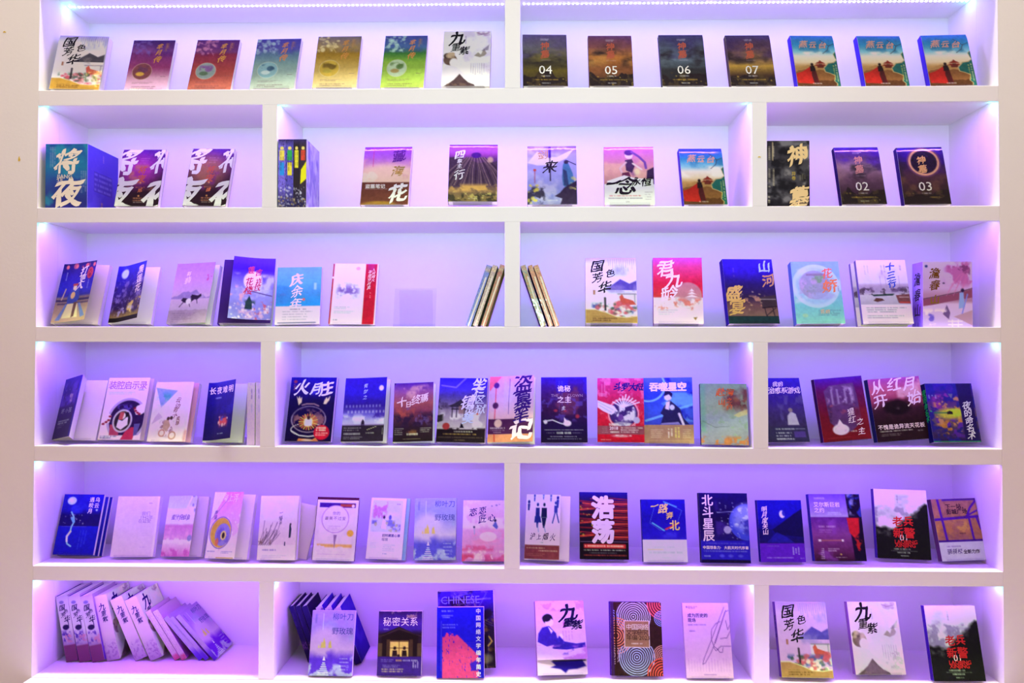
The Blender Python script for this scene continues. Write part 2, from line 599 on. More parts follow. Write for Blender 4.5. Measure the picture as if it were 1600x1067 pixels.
# ------------------------------------------------------------------ books
def sheet(name, art, S, m, parent, paper=(.72, .68, .66), back=True, thick=.0012, flat_back=True):
    """a printed face: fine grid on S carrying the print, and its underside"""
    nx, ny = art.nx, art.ny
    cols = art.colors()
    us, vs = np.linspace(0, 1, nx), np.linspace(0, 1, ny)
    V = [S(u, v, 0) for v in vs for u in us]
    F = [(j * nx + i, (j + 1) * nx + i, (j + 1) * nx + i + 1, j * nx + i + 1) for j in range(ny - 1) for i in range(nx - 1)]
    if back:
        bx, by_, o = 12, (2 if flat_back else 8), len(V)
        for j in range(by_):
            for i in range(bx):
                V.append(S(i / (bx - 1), j / (by_ - 1), -thick))
        F += [(o + j * bx + i, o + j * bx + i + 1, o + (j + 1) * bx + i + 1, o + (j + 1) * bx + i) for j in range(by_ - 1) for i in range(bx - 1)]
        g = lambda i, j: j * nx + i
        b = lambda i, j: o + j * bx + i
        for i in range(bx - 1):
            i0, i1 = round(i * (nx - 1) / (bx - 1)), round((i + 1) * (nx - 1) / (bx - 1))
            F.append((g(i0, 0), g(i1, 0), b(i + 1, 0), b(i, 0)))
            F.append((g(i1, ny - 1), g(i0, ny - 1), b(i, by_ - 1), b(i + 1, by_ - 1)))
        for j in range(by_ - 1):
            j0, j1 = round(j * (ny - 1) / (by_ - 1)), round((j + 1) * (ny - 1) / (by_ - 1))
            F.append((g(0, j1), g(0, j0), b(0, j), b(0, j + 1)))
            F.append((g(nx - 1, j0), g(nx - 1, j1), b(bx - 1, j + 1), b(bx - 1, j)))
        cols = np.concatenate([cols, np.tile(np.array(paper), (bx * by_, 1))])
    me = bpy.data.meshes.new(name)
    me.from_pydata(V, [], F)
    at = me.attributes.new('print', 'FLOAT_COLOR', 'POINT')
    at.data.foreach_set('color', np.column_stack([cols, np.ones(len(cols))]).astype(np.float32).ravel())
    return new_obj(name, me, m, parent)


def mean_hex(art, sl):
    c = art.c[sl].reshape(-1, 3).mean(0)
    return '%02x%02x%02x' % tuple(int(max(0, min(1, q)) * 255) for q in c)


def pose(x, y, z, lean=0.0, yaw=0.0, roll=0.0):
    return (Matrix.Translation((x, y, Z0 + z)) @ Matrix.Rotation(math.radians(yaw), 4, 'Z')
            @ Matrix.Rotation(-math.radians(lean), 4, 'X') @ Matrix.Rotation(math.radians(roll), 4, 'Y'))


def flat(w, h):
    return lambda u, v, k: (-w / 2 + u * w, -k, h * (1 - v))


def wrapped(w, h):
    """a shrink-wrapped front: stands 5 mm proud and rolls back along its top edge"""
    return lambda u, v, k: (-w / 2 + u * w, -k - .005 + .005 * max(0., 1 - v / .16) ** 2, h * (1 - v))


def path_sheet(w, h, pts, right=False, top=0.0, bot=0.0):
    """a sheet standing away from the book along a polyline (x, out) that starts at the hinge"""
    P = np.array(pts, float); seg = np.hypot(*(P[1:] - P[:-1]).T); L = np.concatenate([[0], np.cumsum(seg)]); L /= L[-1]

    def S(u, v, k):
        q = 1 - u if right else u
        x = float(np.interp(q, L, P[:, 0])); n = float(np.interp(q, L, P[:, 1]))
        return ((w / 2 - x) if right else (-w / 2 + x), -n - k - .0015, (h + top) * (1 - v) + bot * v)
    return S


def hinge(w, h, width, ang, right=False, top=0.0, bot=0.0, curl=.35):
    a = math.radians(ang); x = n = 0.0; P = [(0, 0)]
    for i in range(24):
        t = min(1, (i + .5) / 24 / curl); th = a * t * t * (3 - 2 * t)
        x += math.cos(th) * width / 24; n += math.sin(th) * width / 24
        P.append((x, n))
    return path_sheet(w, h, P, right, top, bot)


def book_body(root, w, h, t, spine_hex, back_hex, row, hard=False, front=None):
    """page block, spine and back cover behind the front; x across, y into the shelf"""
    i = .0025 if hard else .0006
    tt = .0018
    box('page_block', (-w / 2 + tt, w / 2 - i, tt, t - tt, i, h - i), M_PAPER, root)
    box('back_cover', (-w / 2, w / 2, t - tt + .0002, t, 0, h), solid(back_hex, row), root)
    if hard:                                      # rounded spine
        prof = [(-w / 2 + tt, 0)] + [(-w / 2 + tt - .006 * math.sin(math.pi * k / 6), t * k / 6) for k in range(7)] + [(-w / 2 + tt, t)]
        bm = bmesh.new()
        a = [bm.verts.new((x, y, 0)) for x, y in prof[1:-1]]; b = [bm.verts.new((x, y, h)) for x, y in prof[1:-1]]
        for k in range(len(a) - 1):
            bm.faces.new((a[k], b[k], b[k + 1], a[k + 1]))
        bm.faces.new(a[::-1]); bm.faces.new(b)
        bmesh.ops.recalc_face_normals(bm, faces=bm.faces[:])
        new_obj('spine', done(bm, 'spine'), solid(spine_hex, row), root)
    else:
        box('spine', (-w / 2, -w / 2 + tt - .0002, .0002, t - tt, 0, h), solid(spine_hex, row), root)
    if front:
        box('front_cover', (-w / 2, w / 2, 0, tt - .0002, 0, h), solid(front, row), root)


def stand(M, x, y, row, w, t, lean, h, label, lip=0.0):
    """bent acrylic easel: seat with a lip, back rest, rear strut, base plate; in the book's own frame except the base"""
    r = empty('book_stand', M)
    tag(r, label, 'book stand', 'clear acrylic book stands')
    k = w * .40
    a = .0022
    hb = min(.145, h * .66)
    box('back_rest', (-k, k, t + .0015, t + .0015 + a, -.0028, hb), M_ACRYL, r)
    box('seat', (-k, k, -.004 - lip, t + .0014, -.0028, -.0006), M_ACRYL, r)
    box('front_lip', (-k, k, -.0042 - lip, -.0021 - lip, -.0005, .007), M_ACRYL, r)
    # strut from the back rest down to the board
    MI = M.inverted()
    top = Vector((0, t + .004 + a, hb * .97))
    wt = M @ top
    z0 = Z0 + FLOOR[row] + .0004
    ang = math.radians(lean)
    yb = min(D - .004, wt.y + math.tan(ang) * .5 * (wt.z - z0) * .55)
    bm = bmesh.new()
    q = []
    for sx in (-k * .8, k * .8):
        p0 = M @ Vector((sx, t + .004 + a, hb * .97)); p1 = Vector((p0.x, yb, z0))
        q.append((p0, Vector((p0.x, p0.y + a, p0.z)), p1, Vector((p1.x, p1.y + a, p1.z))))
    vs = [[bm.verts.new(MI @ c) for c in s] for s in q]
    A, B = vs
    for f in ((A[0], A[1], A[3], A[2]), (B[0], B[2], B[3], B[1]), (A[0], A[2], B[2], B[0]), (A[1], B[1], B[3], A[3]), (A[0], B[0], B[1], A[1]), (A[2], A[3], B[3], B[2])):
        bm.faces.new(f)
    bmesh.ops.recalc_face_normals(bm, faces=bm.faces[:])
    new_obj('strut', done(bm, 'strut'), M_ACRYL, r)
    return r


def stand_label(label):
    w = ('clear acrylic stand behind the ' + label).split()[:16]
    while w[-1].strip(',') in ('on', 'the', 'of', 'with', 'and', 'at', 'in', 'a', 'to', 'near', 'its', 'over', 'around', 'right', 'left', 'from', 'by', 'top', 'third', 'second', 'fourth', 'fifth', 'bottom', 'front', 'one', 'white', 'half'):
        w.pop()
    return ' '.join(w).strip(',')


def display(bid, row, P, art, label, skin='m', spine=None, back='d8d0d8', hard=False, flap=None, body='e6dcea', with_stand=True, name='book', cat='book', spine_titles=None, tfix=None, pile=0.0):
    x, y, z, w, h, lean, yaw, roll, t = P
    if tfix: t = tfix
    z = min(z, FLOOR[row] + max(t, pile) * math.sin(math.radians(lean)) + .014)
    z = max(z, FLOOR[row] + max(t, pile) * math.sin(math.radians(lean)) + (.0045 if with_stand else .0006))
    M = pose(x, y, z, lean, yaw, roll)
    root = empty(name, M)
    tag(root, label, cat, 'books displayed on the ' + ROWNAME[row])
    art.asp = h / w
    art.grain()
    sp = spine or mean_hex(art, (slice(None), slice(0, 6)))
    if flap is None:
        book_body(root, w, h, t, sp, back, row, hard)
        S = wrapped(w, h) if skin == 'w' else flat(w, h)
        cov = sheet('front_cover', art, S, SKIN[skin], root, flat_back=skin != 'w')
    else:
        book_body(root, w, h, t, sp, back, row, hard, body)
        S = flap(w, h)
        cov = sheet('dust_jacket', art, S, SKIN[skin], root, thick=.0006, flat_back=False)
    lettering(cov, art.titles, S, w, h, row)
    if spine_titles:
        SS = lambda u, v, k: (-w / 2 - k - (.0055 if hard else 0), t * (1 - u), h * (1 - v))
        lettering(root, spine_titles, SS, t, h, row, 'spine_title')
    if with_stand:
        stand(M, x, y, row, w, max(t, pile), lean, h, stand_label(label), .0052 if skin == 'w' else 0.0)
    return root


def spine_book(row, x, y, w, h, roll, art, label, depth=.15, side=None, yaw=0.0, group=None, skin='m', skin2=None, name='book', cat='book', back='cfc4d6'):
    """upright book with its spine to the room: spine art on the front, cover art on its right side"""
    s = math.sin(math.radians(abs(roll)))
    M = pose(x, y, FLOOR[row] + .0006 + s * w / 2, 0, yaw, roll)
    root = empty(name, M)
    tag(root, label, cat, group)
    tt = .0018
    box('page_block', (-w / 2 + tt, w / 2 - tt, tt, depth - .002, .002, h - .002), M_PAPER, root)
    art.asp = h / w
    S = flat(w, h)
    sp = sheet('spine', art, S, SKIN[skin], root)
    lettering(sp, art.titles, S, w, h, art.row)
    box('back_cover', (-w / 2, -w / 2 + tt - .0002, .0014, depth, 0, h), solid(back, row), root)
    if side is None:
        box('front_cover', (w / 2 - tt + .0002, w / 2, .0014, depth, 0, h), solid(mean_hex(art, (slice(None), slice(-5, None))), row), root)
    else:
        side.asp = h / depth
        S2 = lambda u, v, k: (w / 2 + k, .0014 + u * (depth - .0014), h * (1 - v))
        cov = sheet('front_cover', side, S2, SKIN[skin2 or skin], root)
        lettering(cov, side.titles, S2, depth, h, row)
    return root

# ------------------------------------------------------------------ cover designs
def guose(row, band='c8963e', sky=('b9a6e8', 'f3eef8', 'ece6f0'), seed=3, front=True):
    a = Art(row, seed=seed)
    a.g((0, sky[0]), (.14, sky[1]), (1, sky[2])).n('8c8ade', 3, .5, .3, .7, b=(.3, 0, 1, .3))
    for i in range(14):
        a.l([(.45 + i * .042, .02), (.45 + i * .042 + .01, .12 + .14 * ((i * 7) % 5) / 5)], .012, '7f86b8', .55)
    a.p([(.38, .50), (.52, .42), (.68, .33), (.76, .36), (.86, .40), (1, .35), (1, .50)], '4c4a5c' if row == 1 else '5b48b8')
    a.n('a89a9c' if row == 1 else '9a80d8', 6, .45, .2, .6, b=(.35, .40, 1, .58))
    a.r(.62, .56, 1, .70, 'e7dfe0', .7).r(.62, .55, 1, .57, '8a7f98', .8).r(.70, .56, .715, .72, '8a7f98').r(.95, .56, .965, .72, '8a7f98')
    a.p([(.66, .60), (.71, .56), (.75, .62), (.92, .66), (.98, .72), (.72, .73), (.68, .68)], 'd2554e')
    a.n('5d7a54' if row == 1 else '4a55a8', 9, .48, .15, .9, b=(.1, .68, 1, .88)).n('f0e8ee', 8, .6, .1, .8, b=(.5, .72, 1, .95))
    a.d(26, (.2, .70, 1, .92), .05, 'd8566e', .9).d(16, (.4, .74, 1, .95), .03, 'f3d7de', .9).d(20, (.2, .7, 1, .95), .03, '3f5a52', .8)
    b = [(0, .80), (.18, .80), (.40, .85), (.60, .91), (.8, .92), (1, .90), (1, 1), (0, 1)]
    a.p([(x, y - .012) for x, y in b[:6]] + [(1, 1), (0, 1)], 'ead9b0', .8).p(b, band)
    a.t(.14, .93, .62, '4a2c18', 2, .028, .013).t(.14, .90, .4, '7a5a30', 1, .02, .008)
    a.l([(.38, .62), (.385, .80)], .035, '2a2433')
    a.T('国', .24, .13, .27, '1c1a26', 'b').T('色', .49, .24, .19, '1c1a26', 'b').T('芳', .24, .31, .22, '1c1a26', 'b').T('华', .38, .46, .27, '1c1a26', 'b', rot=.1)
    a.r(.15, .50, .19, .57, 'a05a34', .8)
    return a


def jiuchong(row, seed=5, ink='16131c', girl=True):
    a = Art(row, seed=seed)
    a.g((0, 'f1e6f2'), (1, 'f3ecf2')).n('d9c3dc', 4, .5, .2, .7).n('fbf6f2', 5, .55, .2, .8)
    a.d(12, (.72, .01, .95, .09), .035, 'b48ab0', .7).l([(.70, .04), (.8, .07), (.92, .05)], .02, '9c7a9c')
    a.p([(.66, .46), (.74, .40), (.80, .44), (.86, .33), (.92, .42), (.88, .46), (.78, .49)], '8a7a6a', .8).p([(.80, .38), (.97, .26), (.95, .36)], '7a6a80', .7)
    a.n('efe7d8', 6, .5, .2, .8, b=(.55, .1, 1, .4))
    a.e(.16, .53, .14, .10, '6b5148').e(.10, .46, .08, .05, '4d3a38').d(10, (.05, .42, .28, .52), .04, 'c7a78a').e(.24, .58, .09, .075, 'f2e3e4').p([(.1, .62), (.3, .66), (.5, .8), (.3, .9), (0, .85), (0, .7)], 'e8d8e4', .8)
    a.p([(.04, 1), (.16, .94), (.26, .88), (.37, .78), (.46, .86), (.56, .93), (.68, .97), (.7, 1)], '4e3a3e').n('7a6050', 14, .5, .1, .7, b=(.08, .92, .66, 1))
    for i in range(7):
        a.l([(.60 + i * .045, .60), (.61 + i * .045, .76 + .02 * (i % 3))], .012, '9a86a0', .6)
    a.n('b89ab8', 12, .62, .1, .6, b=(.6, .62, 1, .95))
    a.T('九', .30, .14, .36, ink, 'h').T('重', .27, .31, .21, ink, 'b').T('紫', .45, .37, .21, ink, 'b').t(.10, .47, .26, '7a5a8a', 1, .1, .012, .6, True)
    return a


def miyue(pal, oval, seed):
    a = Art(1, seed=seed)
    a.g(*pal)
    a.n(pal[0][1], 5, .45, .25, .5, b=(0, 0, 1, .4))
    return a, oval


def miyue_finish(a, accent, oval, dots, petals):
    a.d(34, (0.02, .0, .5, .30), .035, petals, .75).l([(0, .03), (.3, .14), (.45, .32)], .012, petals, .6)
    a.e(.34, .63, .235, .165, 'e8d8c0', .8).e(.34, .63, .225, .158, oval[0]).n(oval[1], 7, .45, .12, 1, b=(.16, .5, .52, .64)).e(.30, .68, .10, .04, oval[2]).e(.40, .60, .08, .05, oval[1], .8).e(.34, .63, .235, .165, oval[3], .15)
    a.T('芈', .66, .13, .15, accent, 'b').T('月', .66, .25, .15, accent, 'b').T('传', .66, .39, .18, accent, 'b')
    a.t(.06, .84, .17, accent, 1, .1, .01, .8, True)
    a.r(.80, .06, .83, .22, accent, .45, 2).r(.86, .06, .88, .18, accent, .35, 2)
    a.t(.80, .73, .93, '6a4a58', 1, .02, .008).t(.16, .845, .66, '6a4a58', 2, .022, .008, .6).t(.16, .93, .74, '5a3a48', 2, .03, .010, .8)
    return a


def shenmu(row, num, pal, gold='e8a860', seed=1, sun=None):
    a = Art(row, seed=seed)
    a.g(*pal).n(pal[0][1], 3, .5, .2, .6, b=(0, 0, 1, .5), sx=.7).n('241f26', 4, .5, .2, .8, b=(0, .15, 1, .7), sx=.6, edge=.2)
    if sun:
        a.n(sun, 3, .52, .2, .8, b=(.0, .25, 1, .68), sx=.5, edge=.15)
    a.m(.80, .14, '1c171b', 5, a=.9)
    a.n('4a3a22', 9, .55, .1, .6, b=(0, .72, 1, 1)).d(10, (0, .8, 1, 1), .012, 'd8b040', .7)
    a.T(num, .36, .69, .30, 'f0e4e0', 's', 'w').r(.33, .68, .70, .688, '2a2024', .5)
    a.T('神', .50, .24, .20, 'c85f48' if row == 1 else gold, 'b').T('墓', .50, .40, .22, 'c85f48' if row == 1 else gold, 'b')
    a.t(.40, .10, .60, 'e8dcea', 2, .022, .010, .8).t(.40, .51, .64, 'd8b8c8', 1, .02, .008, .7).t(.41, .81, .62, 'f0e8ee', 1, .02, .012).t(.24, .88, .80, 'd8a83c', 1, .02, .011).t(.42, .945, .62, 'e8e0e8', 1, .02, .010)
    return a


def yanyun(row, seed=2):
    a = Art(row, seed=seed)
    a.g((0, '2a6fc8' if row == 1 else '3a3ad8'), (.2, '2f8fc4'), (.34, '8fd0dc'), (.42, 'f4ead8'), (.54, 'f0d8b0'), (.62, 'c99a5c'), (1, '4a2c1c'))
    a.n('1f6a9c', 3, .48, .2, .7, b=(0, .15, 1, .38)).n('fdf3e0', 4, .5, .15, .9, b=(0, .30, 1, .55), sx=.6)
    a.m(.63, .10, 'b98a50', 3, seed=4, bot=.80).m(.74, .12, '8a5a32', 3, seed=9).m(.86, .08, '5a361e', 4, seed=5)
    for k, (wd, y) in enumerate(((.12, .56), (.155, .60))):
        a.p([(.60 - wd, y + .01), (.60 - wd * .6, y - .02), (.60 + wd * .6, y - .02), (.60 + wd, y + .01)], '8c2f26')
    a.r(.52, .605, .68, .65, '6a2a22').r(.56, .575, .64, .6, '5a2420').p([(.54, .545), (.60, .50), (.66, .545)], '8c2f26')
    a.p([(.36, .62), (.44, .64), (.50, .86), (.52, .96), (.02, .94), (.0, .76), (.16, .72)], 'b8261f').p([(.38, .64), (.46, .66), (.52, .96), (.40, .96), (.36, .8)], '4a1a1c')
    a.e(.40, .585, .035, .03, '1c1418').p([(.35, .61), (.45, .61), (.47, .70), (.34, .72)], '1c1418')
    a.p([(1, .33), (.93, .38), (.96, .46), (.99, .5), (.90, .54), (.78, .55), (.72, .60), (.66, .65), (.68, .73), (.80, .76), (.90, .80), (.86, .90), (.92, .95), (.90, 1), (1, 1)], 'c8b078').p([(1, .34), (.945, .38), (.975, .46), (1, .5), (.92, .55), (.79, .565), (.735, .61), (.68, .655), (.70, .72), (.81, .75), (.915, .79), (.88, .90), (.94, .95), (.92, 1), (1, 1)], '1c6660')
    a.t(.60, .90, .90, 'd8c860', 1, .1, .012, .8, True).t(.58, .955, .92, 'e8e0a0', 1, .1, .014, .9, True).l([(.68, .10), (.86, .22), (.82, .30), (.70, .37)], .012, '3a3040').l([(.86, .22), (.98, .18)], .012, '3a3040')
    a.T('燕', .27, .19, .21, 'd8a08a', 'b').T('云', .49, .20, .19, 'd8a08a', 'b').T('台', .72, .21, .20, 'd8a08a', 'b').t(.36, .95, .58, 'f0e8e0', 1, .02, .014)
    return a


def liuye(row, seed=6, hi='b9b4f0', lo='5a55d8', glow='f0e4f0'):
    a = Art(row, seed=seed)
    a.g((0, hi), (.35, hi), (.6, glow), (.75, lo), (1, lo)).n('9a94ea', 3, .5, .2, .6, b=(0, 0, 1, .5))
    a.e(.34, .48, .34, .22, glow, .85, .5).e(.34, .48, .27, .18, glow, .8, .4)
    a.p([(.24, .58), (.26, .48), (.29, .50), (.31, .42), (.35, .50), (.36, .58)], 'd8b070').p([(.42, .58), (.43, .50), (.47, .46), (.50, .58)], 'd8b070').p([(.18, .58), (.20, .52), (.23, .58)], 'e0c090')
    a.n(lo, 3, .42, .1, .95, b=(0, .58, .62, .88), edge=.12).n(lo, 4, .5, .1, .9, b=(.4, .66, 1, 1), edge=.1).n('cfc8f8', 4, .55, .15, .8, b=(.3, .68, 1, .84)).n('d8d0f8', 5, .6, .1, .6, b=(0, .8, 1, 1))
    for i in range(7):
        a.r(.31 - i * .018, .80 + i * .030, .37 + i * .016, .813 + i * .030, 'f0ecfa', .9)
    a.p([(.34, .70), (.37, .77), (.31, .77)], 'f4f0fa')
    a.r(.08, .06, .12, .20, '5a4ab0', .5, 2).l([(.27, .05), (.27, .30)], .008, 'e8e0f8', .6)
    for i, ch in enumerate('柳叶刀'):
        a.T(ch, .56 + i * .165, .10, .16, '4038a0', 's')
    for i, ch in enumerate('野玫瑰'):
        a.T(ch, .56 + i * .165, .32, .16, '4038a0', 's')
    a.t(.70, .74, .92, 'e8e0f8', 4, .055, .010, .7)
    return a


def laobing(row, seed=8):
    a = Art(row, seed=seed)
    a.g((0, 'f0e2f4'), (.30, 'e4d0ee'), (1, 'f0e0f0')).n('a890c0', 4, .5, .2, .8, b=(0, .05, 1, .6)).n('8a72a8', 7, .55, .12, .8, b=(.0, .22, .9, .6))
    x = a.u; edge = .56 - .34 * np.clip((x - .35) / .6, 0, 1) + .16 * (a.fbm(6, 77) - .5)
    a.mix(np.clip((a.v - edge) * 14 + .5, 0, 1) * np.clip(.65 + a.fbm(9, 5) * .8, 0, 1), '17121a').mix(np.clip((a.v - edge - .10) * 9, 0, 1), '17121a')
    a.T('老', .42, .47, .20, 'c8202c', 'B').T('兵', .62, .46, .19, 'c8202c', 'B').T('新', .42, .63, .20, 'c8202c', 'B').T('警', .63, .63, .21, 'c8202c', 'B')
    a.T('01', .44, .695, .17, 'f4eef4', 's', 'w').T('LAOBING', .34, .755, .098, 'c8202c', 'B', 'w').T('XINJING', .34, .805, .10, 'c8202c', 'B', 'w')
    a.t(.32, .86, .64, 'ddd4e4', 1, .02, .012).t(.26, .885, .76, 'b8aec4', 1, .02, .007, .6).t(.38, .91, .62, 'ddd4e4', 1, .02, .013).t(.44, .955, .60, 'd0c8d8', 1, .02, .010)
    a.t(.08, .44, .20, '6a5080', 1, .1, .01, .7, True)
    return a


def jiangye(seed, hot):
    a = Art(2, seed=seed)
    a.g((0, '4a1290'), (.3, '5a1c80'), (.5, '3a1640'), (1, '1e1016')).e(.45, .38, .42, .26, hot, .75, .9).n('c08058' if seed % 2 else '7a2a90', 5, .52, .2, .6, b=(.2, .25, .85, .75))
    for ch, u, v, s in (('将', .06, .22, .72), ('将', 1.06, .20, .72), ('夜', -.02, .80, .80), ('夜', 1.08, .80, .82)):
        a.T(ch, u, v, s, 'e8def0', 'h')
    a.T('将', .52, .37, .19, 'c85a48', 'b').T('夜', .52, .52, .19, 'c85a48', 'b')
    a.t(.44, .16, .66, 'c890c8', 3, .04, .012, .5).t(.42, .67, .64, 'd87a50', 1, .03, .012).e(.52, .59, .02, .014, 'f0a060').T('贰' if seed % 2 else '肆', .54, .72, .11, 'e07a50', 'b')
    a.t(.40, .86, .70, 'e09060', 2, .04, .014).t(.42, .93, .66, 'e8d0d0', 1, .03, .01).e(.52, .82, .02, .014, 'f0a060')
    return a


